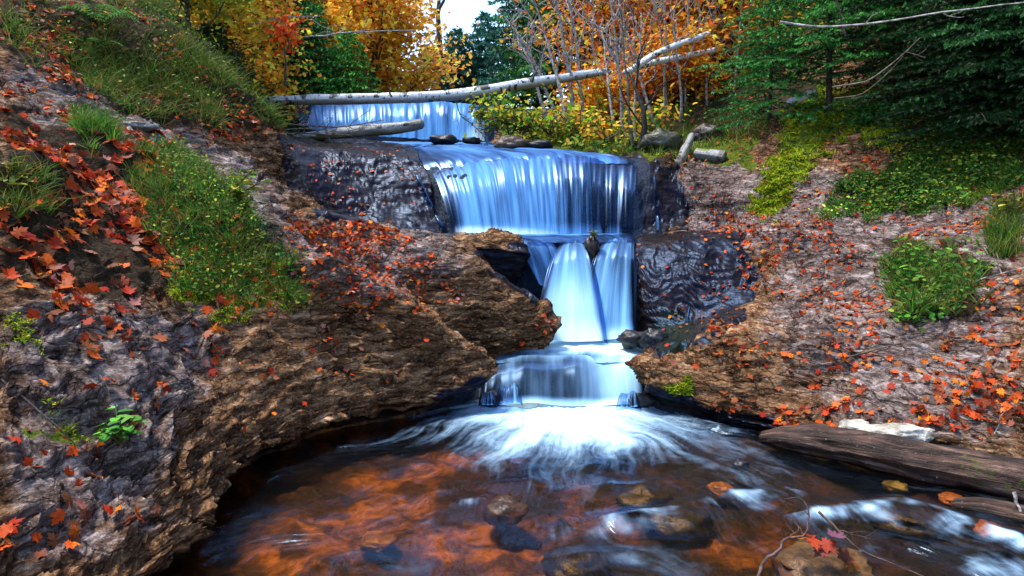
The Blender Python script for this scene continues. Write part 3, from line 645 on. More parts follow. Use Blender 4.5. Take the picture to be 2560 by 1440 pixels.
# trickles down the wet rocks
def trickle(pts, wd, label):
    c = []
    for a, b in zip(pts[:-1], pts[1:]):
        for f in (0, .2, .4, .6, .8): c.append((a[0] + (b[0] - a[0]) * f, a[1] + (b[1] - a[1]) * f))
    c.append(pts[-1])
    q = []
    for a in c:
        p_, n_ = hit(*a); q.append(p_ + n_ * .02 + np.array((0, -.015, 0)))
    q = np.array(q); q[1:-1] = (q[:-2] + 2 * q[1:-1] + q[2:]) / 4
    o = sheet("waterfall", [np.array([p + (-wd * k, .02, -.01), p, p + (wd * k, .02, -.01)]) for p, k in zip(q, np.linspace(.7, 1.3, len(q)))], 14, 60, M["fall"], lambda s, t: -.02 + .12 * t + .35 * pn(t * 6, 3.0 + wd * 90), .003, 20, 3, edge=.2)
    tag(o, label, "waterfall")
trickle([(1636,440),(1640,500),(1644,572)], .03, "thin white trickle down the black alcove wall")
trickle([(1042,440),(1075,510),(1108,570)], .045, "thin trickle down the blue slab beside the main fall")
trickle([(1722,745),(1720,800)], .015, "short trickle on the wet dark rock")
trickle([(1562,700),(1570,760),(1584,830)], .04, "narrow side trickle hugging the black rock by the middle fall")

# the pool
nx, ny = 470, 430
gxx, gyy = np.meshgrid(np.linspace(-2.4, 3.5, nx), np.geomspace(1.2, 5.62, ny)[::-1])
O = P(1400, 1000, 5.55)
dx, dy = gxx - O[0], gyy - (O[1] + .25)
r = np.hypot(dx, dy); th = np.arctan2(dx, -dy)
th = th + .12 * fbm(gxx * 1.2, gyy * 1.2, 2.0, 2)
def pz(px, py, z=0.0):
    q = P(px, py, 1.0); f = (z - CAMZ) / (q[2] - CAMZ); return np.array((q[0] * f, f))
def seg_dist(pts):
    best, side = np.full(gxx.shape, 9.0), np.zeros(gxx.shape)
    for (ax, ay), (bx, by) in zip(pts[:-1], pts[1:]):
        vx, vy = bx - ax, by - ay; L = vx * vx + vy * vy
        t = np.clip(((gxx - ax) * vx + (gyy - ay) * vy) / L, 0, 1)
        d = np.hypot(gxx - ax - t * vx, gyy - ay - t * vy)
        best = np.minimum(best, d); side = np.where(best == d, gyy - ay - t * vy, side)
    return best, side
core = np.exp(-(np.abs((dx + .02) / .74) ** 2.2)) * smoothstep(3.85, 4.9, gyy + .25 * fbm(th * 4, r * .6, 0, 2))
rays = np.exp(-(r / 1.6) ** 2) * (.30 + .70 * np.clip(pn(th * 7, r * .45, 5.0) * 1.6 + .35, 0, 1)) * np.exp(-(np.abs(th) / 1.15) ** 4)
foam = 1.0 * core + .55 * rays + .10 * np.exp(-(r / 2.2) ** 2) + .07 + .08 * smoothstep(-.6, .6, gxx) + .22 * np.clip(fbm(th * 6 + 3, r * .8, 7.0, 3), -.5, 1)
zz = .02 * fbm(th * 4, r * 1.2, 0, 3) * smoothstep(0, 1.5, r) + .012 * fbm(th * 10, r * 3, 4, 3) + .03 * core * fbm(gxx * 5, gyy * 5, 0, 3)
RIDGES = [([(1540,1310),(1700,1282),(1830,1255),(1960,1238)], .10, .66), ([(2040,1292),(2150,1278),(2260,1272),(2380,1300),(2500,1350)], .11, .85), ([(1060,1310),(1120,1268),(1210,1258)], .07, .40),
          ([(1370,1330),(1470,1322),(1600,1310)], .08, .45), ([(2440,1432),(2520,1395),(2640,1380)], .13, .75), ([(1380,1405),(1480,1392),(1580,1392)], .08, .40), ([(2160,1380),(2250,1350),(2300,1370)], .07, .42),
          ([(1260,1222),(1330,1212)], .07, .34), ([(1560,1225),(1700,1205)], .06, .25), ([(1000,1180),(1160,1130)], .08, .3), ([(1780,1075),(1880,1085)], .05, .55),
          ([(1700,1040),(1800,1070)], .06, .55), ([(1760,1150),(1950,1180)], .07, .3), ([(660,1205),(720,1180)], .05, .3)]
for pts, wd, amt in RIDGES:
    d, sd_ = seg_dist([pz(*p) for p in pts])
    wob = np.clip(.7 + .8 * fbm(gxx * 6, gyy * 6, amt, 3), 0, 1.5)
    up = np.where(sd_ > 0, np.exp(-(d / (wd * .55)) ** 2), np.exp(-(d / (wd * 1.5)) ** 2))
    foam = np.maximum(foam, amt * up * wob + .25 * foam)
    zz += .05 * amt * np.exp(-(d / (wd * 1.1)) ** 2)
shore = np.ones(gxx.shape)
V = np.stack([gxx, gyy, zz + .005], -1)
o = add("pool_water", mesh("pool_water", V, grid_faces(ny, nx)[:, ::-1], M["pool"], True, {"foam": foam.ravel()}, np.stack([(th * 1.3).ravel(), r.ravel()], -1)))
tag(o, "amber pool water with radiating foam below the last spill", kind="structure")
def pool_z(px, py):
    q = pz(px, py); return np.array((q[0], q[1], 0.0))

# ------------------------------------------------------------------ shapes of leaves
_half = [(0, -.38), (.12, -.42), (.42, -.36), (.30, -.20), (.36, -.10), (.62, .06), (.44, .12), (.46, .26), (.24, .16), (.30, .44), (.16, .42), (0, .72)]
_out = _half + [(-a, b) for a, b in _half[-2:0:-1]]
def maple_leaf(curl, fold, seed):
    rg = np.random.default_rng(seed)
    p = np.array([(0, 0)] + _out, float)
    z = fold * np.abs(p[:, 0]) * .5 + curl * (p[:, 0] ** 2 + .6 * p[:, 1] ** 2) + rg.normal(0, .035, len(p))
    V = np.column_stack([p, z])
    n = len(_out)
    Fc = np.array([(0, 1 + i, 1 + (i + 1) % n) for i in range(n)])
    st = np.array([(-.012, -.38, z[1]), (.012, -.38, z[1]), (.05, -.85, z[1] + .10)])
    return np.vstack([V, st]), np.vstack([Fc, [(len(V), len(V) + 1, len(V) + 2)]])
LEAFS = [maple_leaf(c, f, i) for i, (c, f) in enumerate([(.2, .1), (-.5, .2), (.55, -.1), (-.25, .7), (.8, .3), (-.7, -.2)])]
def oval(n=8, wd=.32, fold=.25):
    t = np.linspace(0, 2 * math.pi, n, endpoint=False)
    p = np.column_stack([wd * np.sin(t), .5 - .5 * np.cos(t)])
    V = np.column_stack([p, fold * np.abs(p[:, 0]) - .15 * p[:, 1] ** 2])
    return V, np.array([(0, i, i + 1) for i in range(1, n - 1)])
OVAL = oval()
SMALL = (np.array([(0, -.5, 0), (.42, -.12, .10), (.20, .10, .06), (0, .55, -.05), (-.20, .10, .06), (-.42, -.12, .10)], float), np.array([(0, 1, 2), (0, 2, 3), (0, 3, 4), (0, 4, 5)]))
def vary(base, n, rg, v=.22, hue=.12):
    """n colours scattered about the given base colours"""
    b = np.asarray(base, float); c = b[rg.integers(0, len(b), n)]
    c = c * np.exp(rg.normal(0, v, (n, 1))) * np.exp(rg.normal(0, hue, (n, 3)))
    return np.clip(c, .002, .95)
ORANGE = [(.50, .075, .008), (.38, .036, .007), (.54, .14, .012), (.28, .022, .006), (.22, .06, .022), (.20, .07, .035), (.44, .06, .008), (.14, .04, .018)]
GOLD = [(.72, .36, .03), (.68, .26, .02), (.75, .46, .05), (.60, .18, .02)]
YELLOWGREEN = [(.45, .42, .04), (.30, .36, .04), (.62, .46, .04), (.16, .26, .03)]

# ------------------------------------------------------------------ fallen leaves
rg = np.random.default_rng(21)
LEAF_ZONES = [                                                            # outline, how many, size in metres, which bank
 ([(0,265),(160,300),(420,365),(440,520),(430,700),(260,770),(130,720),(0,590)], 688, (.11, .20), "left"),
 ([(0,20),(330,10),(560,210),(690,330),(420,380),(160,300),(0,200)], 1215, (.045, .12), "left"),
 ([(440,420),(620,540),(760,740),(560,790),(420,700)], 310, (.07, .14), "left"),
 ([(640,590),(780,560),(1000,600),(1180,700),(1060,800),(800,760),(690,680)], 945, (.035, .085), "left"),
 ([(760,540),(1000,555),(960,600),(700,590)], 526, (.05, .09), "left"),
 ([(720,360),(1000,380),(1080,520),(860,540),(740,440)], 80, (.05, .10), "left"),
 ([(60,760),(560,780),(560,1000),(260,1100),(60,1000)], 93, (.08, .17), "left"),
 ([(0,1000),(260,1080),(420,1300),(60,1430),(0,1430)], 52, (.07, .13), "left"),
 ([(560,760),(1180,860),(900,1000),(560,1100)], 52, (.05, .09), "left"),
 ([(1200,860),(1380,800),(1390,870),(1240,880)], 32, (.05, .09), "left"),
 ([(1850,560),(2080,540),(2300,560),(2560,470),(2560,680),(2250,700),(2000,800),(1850,700)], 777, (.07, .13), "right"),
 ([(1780,800),(2250,700),(2560,680),(2560,860),(2000,900),(1760,880)], 413, (.07, .13), "right"),
 ([(1640,880),(2000,880),(2560,840),(2560,1120),(2200,1060),(1900,1060),(1700,960)], 413, (.08, .15), "right"),
 ([(1900,1010),(2360,1020),(2340,1080),(1920,1060)], 87, (.10, .16), "right"),
 ([(1700,420),(2000,360),(2060,540),(1720,570)], 162, (.06, .12), "right"),
 ([(1700,545),(2060,520),(2060,580),(1800,600)], 275, (.07, .12), "right"),
 ([(2050,330),(2560,280),(2560,500),(2060,540)], 325, (.08, .15), "right"),
 ([(1600,230),(1960,230),(1930,380),(1700,420),(1600,360)], 1485, (.06, .12), "right"),
 ([(1260,300),(1700,250),(1700,380),(1300,370)], 325, (.06, .11), "right"),
 ([(1580,600),(1880,590),(1880,800),(1660,860)], 87, (.06, .11), "right"),
]
LP, LN, LS, LC, LB = [], [], [], [], []
for poly, n, (s0, s1), side in LEAF_ZONES:
    ph = rg.uniform(0, 50)
    p, nn = sample(poly, n, rg, bias=lambda q: .15 + smoothstep(-.15, .5, fbm(q[:, 0] * 1.6 + ph, q[:, 1] * 1.6, q[:, 2], 2)) * 1.6)
    LP.append(p); LN.append(nn); LS.append((s0 + (s1 - s0) * rg.beta(1.3, 2.2, len(p))) * (.58 if side == 'left' else .44)); LC.append(vary(ORANGE + ([(.30, .07, .02), (.24, .06, .02)] if side == "right" else [(.34, .13, .10)]), len(p), rg, .25, .10)); LB += [side] * len(p)
LP, LN, LS, LC, LB = np.vstack(LP), np.vstack(LN), np.concatenate(LS), np.vstack(LC), np.array(LB)
LN = LN + rg.normal(0, .38, LN.shape); LN[:, 2] = np.abs(LN[:, 2]) + .15
LP = LP + LN / np.linalg.norm(LN, axis=1)[:, None] * .010
LR = frames(LN, rg)
lx, ly, ld = project(LP)
inside = (lx > 0) & (lx < 2560) & (ly > 0) & (ly < 1440)
order = np.argsort(-(LS / ld) * inside)
own, rest = order[:300], order[300:]
leaf_meshes = [mesh("fallen_leaf", v, f, M["fallen"], False) for v, f in LEAFS]
MARKS = [(40, 290, "at the left edge under the grey rock band", "left"), (230, 240, "on the pale rock above the small grass tuft", "left"), (120, 340, "left of the small grass tuft", "left"), (270, 390, "just below the small grass tuft", "left"),
 (50, 460, "beside the herb at the left edge", "left"), (190, 470, "in the middle of the upper leaf litter", "left"), (380, 420, "against the top of the green grass tongue", "left"), (60, 590, "at the left edge beside the dry roots", "left"),
 (180, 590, "in the densest red litter on the left bank", "left"), (290, 540, "between the red litter and the grass tongue", "left"), (270, 660, "at the lower end of the red litter", "left"), (400, 640, "touching the side of the green grass tongue", "left"),
 (150, 740, "just below the litter near the left edge", "left"), (350, 760, "below the litter on the bare rock", "left"), (130, 890, "on the wet-looking rock near the left edge", "left"), (330, 880, "alone on bare rock below the litter", "left"), (480, 880, "on the layered rock below the moss cushions", "left"),
 (150, 1060, "beside the small moss cushion at lower left", "left"), (320, 1090, "under the bright green seedling", "left"), (120, 1230, "on the gritty rock in the lower left corner", "left"), (350, 1270, "near the pool edge at lower left", "left"), (60, 1400, "in the bottom left corner", "left"),
 (560, 560, "in the middle of the grass tongue", "left"), (580, 700, "on the moss at the foot of the grass tongue", "left"), (760, 640, "right of the grass tongue on the brown slope", "left"), (300, 120, "in the long grass of the upper left slope", "left"), (100, 90, "in the grass near the top left corner", "left"), (500, 260, "in the dry grass near the crest", "left"),
 (640, 900, "on the brown layered rock above the pool", "left"), (900, 760, "on the brown ledge above the pool", "left"),
 (1950, 600, "on the slope beside the wet black rock", "right"), (2150, 600, "below the green herb on the right bank", "right"), (2350, 560, "under the grass of the upper right bank", "right"), (2520, 560, "beside the clump at the right edge", "right"),
 (2080, 720, "in the drift left of the round grass clump", "right"), (2190, 690, "touching the round grass clump", "right"), (2350, 600, "above the round grass clump", "right"), (2350, 720, "inside the round grass clump", "right"), (2500, 720, "right of the round grass clump", "right"),
 (1900, 800, "on the slope above the mossy ledge", "right"), (2100, 840, "on the bare rock below the round clump", "right"), (2350, 850, "on the pale rock in the middle right", "right"), (2520, 860, "on the rock at the right edge", "right"), (1720, 900, "on top of the ledge beside the pool", "right"),
 (1900, 930, "on the yellowish ledge above the pool", "right"), (2150, 960, "on the striped rock above the white stone", "right"), (2450, 960, "on the striped rock at the right edge", "right"), (1950, 1030, "beside the rotten end of the dark log", "right"), (2100, 1040, "in the drift left of the white stone", "right"),
 (2300, 1040, "just above the white stone", "right"), (2480, 1080, "behind the dark log at the right edge", "right"), (2200, 420, "in the green grass of the right bank", "right"), (2430, 400, "in the herbs at the upper right", "right"), (1800, 470, "on the pale alcove wall", "right"), (1850, 560, "on the shelf below the alcove", "right")]
def colour_word(c):
    r_, g_ = c[0], c[1] / c[0]
    if r_ < .33: return "brown"
    return "golden" if g_ > .36 else "orange" if g_ > .2 else "red"
for i in own:
    k = int(rg.integers(0, 6))
    o = bpy.data.objects.new("fallen_leaf", leaf_meshes[k]); col.objects.link(o)
    o.matrix_world = Matrix.Translation(LP[i]) @ Matrix(LR[i].tolist()).to_4x4() @ Matrix.Diagonal((LS[i], LS[i], LS[i], 1))
    o.color = (*LC[i], 1)
    marks = [(m, (m[0] - lx[i]) ** 2 + 1.6 * (m[1] - ly[i]) ** 2) for m in MARKS if m[3] == LB[i]]
    where = min(marks, key=lambda q: q[1])[0][2]
    w_ = colour_word(LC[i]); big_ = "large" if LS[i] > .115 else "small"; fl = ("flat", "drooping", "cupped", "folded", "curled", "arched")[k]
    tag(o, f"{big_} {fl} {w_} leaf {where}", "leaf", "fallen leaves on the " + LB[i] + " bank")
same = {}
for o in col.objects:
    if o.name.startswith("fallen_leaf") and "label" in o: same.setdefault(o["label"], []).append(o)
ORD = ("leftmost", "second", "third", "fourth", "fifth", "sixth", "seventh", "eighth", "ninth", "tenth", "eleventh", "twelfth")
for lab, os_ in same.items():
    if len(os_) < 2: continue
    os_.sort(key=lambda q: project(np.array(q.matrix_world.translation))[0])
    for j, o in enumerate(os_):
        o["label"] = lab + (", leftmost" if j == 0 else ", rightmost" if j == len(os_) - 1 else ", middle one" if len(os_) == 3 else f", {ORD[min(j, 11)]} from left")
mb = MB()
for k in range(6):
    sel = rest[k::6]
    mb.add(*instances(LEAFS[k][0], LEAFS[k][1], LP[sel], LR[sel], LS[sel], LC[sel]))
tag(add("fallen_leaves", mb.build("fallen_leaves", M["fallen_mass"], False)), "scattered small orange and red leaves covering both banks", "leaves", kind="stuff")

# ------------------------------------------------------------------ grass, moss and ground plants
def blades(mb, p, n, h, wd, rg, colr, lean=.5, seg=3):
    """bent grass blades"""
    m = len(p)
    dirn = np.array((0, 0, 1.)) * .9 + n * .5 + rg.normal(0, lean, (m, 3)) * np.array((1, 1, .25)); dirn /= np.linalg.norm(dirn, axis=1)[:, None]
    side = np.cross(dirn, rg.normal(size=(m, 3))); side /= np.linalg.norm(side, axis=1)[:, None]
    bend = rg.normal(0, .45, (m, 3)); bend[:, 2] = -np.abs(bend[:, 2]) - .25
    t = np.linspace(0, 1, seg)
    c = p[:, None] + h[:, None, None] * (dirn[:, None] * t[None, :, None] + .5 * bend[:, None] * (t ** 2)[None, :, None])
    wv = (wd[:, None] * (1 - t[None]) + .0005)[..., None] * side[:, None]
    V = np.stack([c - wv, c + wv], 2).reshape(m, -1, 3)
    b = np.arange(seg - 1) * 2
    q = np.stack([b, b + 1, b + 3, b + 2], -1)
    Fq = (q[None] + (np.arange(m) * seg * 2)[:, None, None]).reshape(-1, 4)
    mb.add(V.reshape(-1, 3), Fq, np.repeat(colr, seg * 2, 0))
GRASS = [(.03, .11, .015), (.06, .17, .02), (.12, .18, .025), (.02, .07, .015), (.20, .16, .04)]
DRYGRASS = [(.12, .11, .025), (.08, .11, .02), (.18, .13, .04), (.05, .09, .015), (.06, .12, .015)]
rg = np.random.default_rng(5)
def grass(name, poly, n, h, label, cols=GRASS, wd=.004, ymin=0, patchy=.5, cat="grass", lean=.5):
    ph = rg.uniform(0, 40)
    p, nn = sample(poly, n, rg, ymin, bias=lambda q: (1 - patchy) + patchy * 2 * smoothstep(-.2, .35, fbm(q[:, 0] * 2.2 + ph, q[:, 1] * 2.2, q[:, 2], 2)))
    mb = MB()
    tint = 1 + .5 * pn(p[:, 0] * 2, p[:, 1] * 2, p[:, 2] * 2)[:, None]
    blades(mb, p - nn * .01, nn, rg.uniform(h[0], h[1], len(p)), rg.uniform(.6, 1.3, len(p)) * wd, rg, vary(cols, len(p), rg, .3, .1) * tint, lean)
    tag(add(name, mb.build(name, M["green"], False)), label, cat, kind="stuff")
grass("grass", [(0,0),(390,0),(470,100),(690,260),(700,320),(560,310),(420,310),(200,200),(0,100)], 21000, (.06, .36), "long dry green grass covering the upper left slope", DRYGRASS + GRASS[:3], .0035, patchy=.85, lean=.8)
grass("grass", [(380,370),(480,400),(560,470),(720,640),(740,740),(560,780),(440,740),(400,640),(330,460)], 14000, (.06, .20), "bright green grass tongue running down the left bank", GRASS, .003, patchy=.4)
grass("grass", [(200,290),(285,300),(290,350),(215,370)], 1100, (.10, .22), "small green grass tuft below the flat grey stone", GRASS[:3], .004)
grass("grass", [(0,440),(120,440),(130,520),(0,560)], 900, (.08, .22), "sparse yellow-green grass at the left edge among leaves", GRASS[1:] + DRYGRASS, .004)
grass("grass", [(2230,420),(2330,340),(2420,270),(2560,250),(2560,470),(2300,530),(2050,540),(2080,470)], 11000, (.06, .18), "green grass on the upper right bank", GRASS[:4], .004, patchy=.8)
grass("grass", [(2230,630),(2440,640),(2460,740),(2350,790),(2240,790)], 2400, (.12, .30), "round grass clump on the middle of the right bank", GRASS, .004)
grass("grass", [(2490,520),(2560,520),(2560,640),(2470,620)], 1300, (.12, .30), "grass clump at the right edge of the bank", GRASS, .004)
grass("grass", [(1260,330),(1620,330),(1700,390),(1400,385),(1260,360)], 5000, (.08, .25), "green and yellow grass along the rim above the main fall", GRASS + DRYGRASS, .006)
grass("grass", [(1640,260),(1900,260),(1950,330),(1700,400),(1620,360)], 3000, (.08, .24), "straggling grass among leaves on the slope behind the mossy logs", GRASS + DRYGRASS, .006)
def herbs(poly, n, sz, cols, label, patchy=.8):
    ph = rg.uniform(0, 40)
    p, nn = sample(poly, n, rg, bias=lambda q: (1 - patchy) + patchy * 2 * smoothstep(-.1, .35, fbm(q[:, 0] * 2.6 + ph, q[:, 1] * 2.6, q[:, 2], 2)))
    m = len(p); tint = 1 + .6 * pn(p[:, 0] * 3, p[:, 1] * 3, p[:, 2] * 3)[:, None]
    V, Fc, C = instances(OVAL[0], OVAL[1], p + nn * rg.uniform(.01, .16, (m, 1)) + rg.normal(0, .02, (m, 3)), frames(nn * .5 + np.array((0, -.1, .6)) + rg.normal(0, .4, (m, 3)), rg), rg.uniform(sz[0], sz[1], m), np.clip(vary(cols, m, rg, .3, .12) * tint, .003, .8))
    tag(add("ground_cover", mesh("ground_cover", V, Fc, M["green"], False, {"col": C})), label, "herbs", kind="stuff")
HERB = [(.03, .12, .014), (.06, .17, .018), (.11, .20, .02), (.02, .07, .012)]
herbs([(2240,410),(2330,330),(2420,250),(2560,230),(2560,470),(2300,530),(2060,540),(2090,480)], 5500, (.018, .05), HERB + [(.28, .30, .04)], "small-leaved green herbs covering the upper right bank", .7)
herbs([(2130,270),(2300,230),(2330,310),(2150,340)], 1500, (.02, .05), HERB[:2] + [(.02, .07, .02)], "shaded herbs under the dark firs")
herbs([(380,370),(480,400),(560,470),(720,640),(740,740),(560,780),(440,740),(400,640)], 2600, (.012, .032), HERB + [(.30, .32, .03)], "tiny-leaved herbs in the green grass tongue", .6)
herbs([(0,0),(390,0),(690,260),(700,320),(420,310),(200,200),(0,100)], 3600, (.012, .04), HERB + [(.20, .20, .04), (.34, .30, .05)], "small herbs among the grass of the upper left slope", .6)
herbs([(2230,630),(2440,640),(2460,740),(2350,790),(2240,790)], 700, (.03, .06), HERB, "leaves of herbs in the round grass clump", .3)
herbs([(1240,320),(1640,310),(1640,370),(1400,385),(1250,360)], 3600, (.04, .09), HERB + [(.36, .36, .04), (.5, .38, .04)], "mixed green and yellow herbs on the rim above the main fall", .6)
MOSSC = [(.16, .25, .010), (.30, .36, .015), (.08, .15, .008), (.40, .42, .02)]
def moss_patch(poly, n, label, h=(.015, .05), wd=.006):
    grass("moss", poly, n, h, label, MOSSC, wd, cat="moss", lean=.9, patchy=.75)
moss_patch([(1870,545),(1910,420),(1960,300),(2050,210),(2190,230),(2150,320),(2010,430),(1940,540)], 24000, "thick yellow-green moss hanging down the right bank", (.02, .09), .008)
moss_patch([(2140,330),(2300,260),(2350,320),(2200,390)], 5000, "dark green moss mat under the conifers on the right", (.02, .07), .008)
moss_patch([(420,640),(700,640),(720,770),(500,790),(420,720)], 8000, "bright moss cushions at the foot of the green grass tongue", (.012, .04), .004)
moss_patch([(140,1050),(230,1060),(225,1095),(150,1095)], 700, "small moss cushion by the green seedling at lower left", (.01, .03), .004)
moss_patch([(1664,955),(1714,955),(1718,1000),(1670,1005)], 1100, "round bright moss ball on the ledge beside the pool", (.02, .055), .004)
moss_patch([(1600,330),(1720,330),(1700,400),(1610,380)], 3000, "moss over the dark mound beside the mossy birch log", (.02, .07), .008)
moss_patch([(0,780),(80,800),(120,870),(0,880)], 900, "thin moss patches at the left edge of the rock", (.01, .03), .004)

GREENLEAF = [(.06, .20, .03), (.10, .28, .04), (.20, .30, .05)]
def leafy_plant(name, px, py, h, nst, nl, ls, cols, label, cat="plant", lean=(0, 0, 0), spread=.5, base=None, group=None):
    """a plant of several stems; every leaf is a part"""
    b = hit(px, py)[0] if base is None else base
    root = empty(name, b)
    lm = mesh("leaf", *OVAL, M["fallen"], True)
    for s in range(nst):
        d = np.array((0, 0, 1.)) + np.array(lean) + rg.normal(0, spread, 3) * (1, 1, .2); d /= np.linalg.norm(d)
        L = h * rg.uniform(.6, 1.1)
        t = np.linspace(0, 1, 6)[:, None]
        pts = d * L * t + np.array((d[0], d[1], -.35)) * L * .35 * t ** 2
        st = add("stem", MB().tube(pts, np.linspace(.006, .002, 6) * (1 + h), 5, (.09, .12, .03)).build("stem", M["bark"]), root)
        for k in range(nl):
            f = .3 + .7 * (k + .5) / nl
            q = pts[0] + (np.array([np.interp(f, t[:, 0], pts[:, i]) for i in range(3)]) - pts[0])
            o = bpy.data.objects.new("leaf", lm); col.objects.link(o); o.parent = root
            a = k * 2.4 + rg.uniform(-.4, .4)
            n_ = np.array((math.cos(a) * .5, math.sin(a) * .5, .8)); y_ = np.array((math.cos(a), math.sin(a), .1 + rg.normal(0, .2)))
            y_ /= np.linalg.norm(y_); x_ = np.cross(y_, n_); x_ /= np.linalg.norm(x_); z_ = np.cross(x_, y_)
            sz = ls * rg.uniform(.7, 1.2)
            o.matrix_local = Matrix.Translation(q) @ Matrix(np.column_stack([x_, y_, z_]).tolist()).to_4x4() @ Matrix.Diagonal((sz, sz, sz, 1))
            o.color = (*vary(cols, 1, rg, .2, .1)[0], 1)
    return tag(root, label, cat, group)
leafy_plant("seedling", 300, 1110, .20, 6, 5, .065, [(.05, .20, .025), (.09, .28, .03)], "bright green seedling growing from the bare rock at lower left", lean=(.1, -.4, 0), spread=.45)
leafy_plant("sapling", 560, 520, .42, 4, 7, .10, [(.20, .34, .03), (.34, .38, .03), (.10, .26, .03)], "yellow-green sapling leaning out of the grass tongue on the left", lean=(1.0, -.1, 0), spread=.3)
leafy_plant("leafy_plant", 2490, 350, .55, 2, 11, .11, [(.45, .42, .12), (.16, .26, .05)], "tall pale-leaved plant at the dark right edge of the bank")
leafy_plant("leafy_plant", 2530, 400, .40, 3, 8, .11, [(.12, .26, .04), (.22, .30, .05)], "shorter green leafy plant below the pale one at the right edge")
leafy_plant("leafy_plant", 2300, 720, .22, 4, 5, .07, [(.10, .32, .03), (.16, .36, .04)], "fresh green sprig in the grass clump on the right bank")
leafy_plant("leafy_plant", 2530, 540, .26, 4, 5, .08, [(.40, .40, .06), (.20, .26, .04)], "yellowing sprig in the grass clump at the right edge")
leafy_plant("leafy_plant", 2110, 480, .25, 5, 5, .08, [(.12, .30, .05), (.08, .22, .05)], "pale green herb at the lower left corner of the right-hand grass")
leafy_plant("leafy_plant", 40, 480, .22, 4, 4, .09, [(.30, .36, .05), (.20, .28, .04)], "yellow-green herb at the left edge among red leaves")
for i, (px, py, h, ww) in enumerate([(1225,340,.5,"nearest the upper waterfall"), (1275,345,.5,"second from the upper waterfall"), (1330,345,.5,"in the middle of the row above the main fall"), (1390,350,.45,"last of the row above the main fall"), (1300,335,.55,"set behind the rim boulder")]):
    leafy_plant("shrub", px, py, h, 6, 9, .10, [(.30, .36, .03), (.46, .44, .04), (.14, .26, .03)], f"yellow-green leafy shrub {ww}", "shrub", spread=.4, base=P(px, py, 10.6 + .2 * (i % 3)), group="shrubs on the rim above the main fall")
for i, (px, py, h, ww) in enumerate([(1440,340,.5,"left of the pale stems"), (1510,350,.45,"in front of the pale stems"), (1600,345,.5,"at the foot of the dark crooked stem")]):
    leafy_plant("shrub", px, py, h, 5, 9, .12, [(.72, .34, .03), (.66, .24, .02), (.50, .40, .05)], f"low golden-leaved shrub {ww}", "shrub", spread=.5, group="golden shrubs on the rim")
def bush(px, py, Y, H, Rr, n, cols, label, ls=.09):
    b = P(px, py, Y); root = empty("shrub", b); mb = MB(); tips = []
    for k in range(9):
        a = rg.uniform(0, 6.28); d = np.array((math.cos(a) * Rr, math.sin(a) * Rr, H * rg.uniform(.6, 1.1)))
        t = np.linspace(0, 1, 6)[:, None]; pts = d * t + rg.normal(0, .02, (6, 3)); mb.tube(pts, np.linspace(.012, .004, 6), 4, (.12, .10, .05), False); tips.extend(pts[2:])
    add("stem", mb.build("stem", M["bark"]), root)
    tips = np.array(tips); pk = rg.integers(0, len(tips), n)
    V, Fc, C = instances(OVAL[0], OVAL[1], tips[pk] + rg.normal(0, .11, (n, 3)), frames(rg.normal(0, .5, (n, 3)) + np.array((0, -.4, .7)), rg), rg.uniform(.6, 1.2, n) * ls, vary(cols, n, rg, .3, .12))
    add("foliage", mesh("foliage", V, Fc, M["leaf"], False, {"col": C}), root)
    tag(root, label, "shrub", "shrubs on the rim above the main fall")
YG = [(.26, .34, .02), (.42, .42, .03), (.12, .26, .02), (.05, .14, .02), (.55, .38, .03)]
bush(1240, 322, 10.9, .40, .30, 120, YG, "bushy yellow-green shrub touching the right side of the upper fall")
bush(1310, 330, 10.7, .42, .36, 130, YG, "fullest yellow-green shrub on the rim above the main fall")
bush(1375, 338, 10.6, .38, .34, 110, YG, "rounded green shrub at the foot of the white saplings")
bush(1450, 340, 10.7, .45, .40, 210, YG + [(.75, .40, .03)], "yellowing shrub between the white and the grey saplings")
bush(1520, 350, 10.3, .32, .40, 200, YG + [(.75, .36, .03)] * 3, "orange-tinged low shrub in front of the grey saplings")
bush(1640, 322, 10.8, .35, .40, 210, YG + [(.75, .36, .03)] * 3, "orange-tinged low shrub right of the dark crooked stem")
bush(1215, 300, 11.2, .30, .22, 120, YG, "slim yellow-green shrub rising before the birch trunk")
def fern(px, py, L, nfr, label):
    b, n_ = hit(px, py); root = empty("fern", b)
    for k in range(nfr):
        a = k * 2 * math.pi / nfr + rg.uniform(-.3, .3)
        d = np.array((math.cos(a), math.sin(a) * .8, 0))
        mb = MB(); t = np.linspace(0, 1, 14)
        c = d * L * t[:, None] * .9 + np.array((0, 0, 1.)) * L * (1.1 * t - .9 * t ** 2)[:, None]
        sd = np.cross(d, (0, 0, 1))
        for i in range(1, 14):
            wl = L * .26 * math.sin(math.pi * (.12 + .86 * t[i])) + .01
            for s in (-1, 1):
                tip = c[i] + sd * s * wl + d * .03 + np.array((0, 0, -.02))
                mb.add([c[i] - d * .012, c[i] + d * .012, tip], [(0, 1, 2)], vary([(.10, .30, .05), (.06, .22, .05)], 1, rg, .15)[0])
        mb.tube(c, .003, 4, (.08, .12, .03), False)
        add("frond", mb.build("frond", M["green"], False), root)
    tag(root, label, "fern")
fern(250, 60, .42, 8, "green fern in the grass near the top left corner")
fern(235, 130, .30, 6, "smaller pale fern just below the other on the left slope")

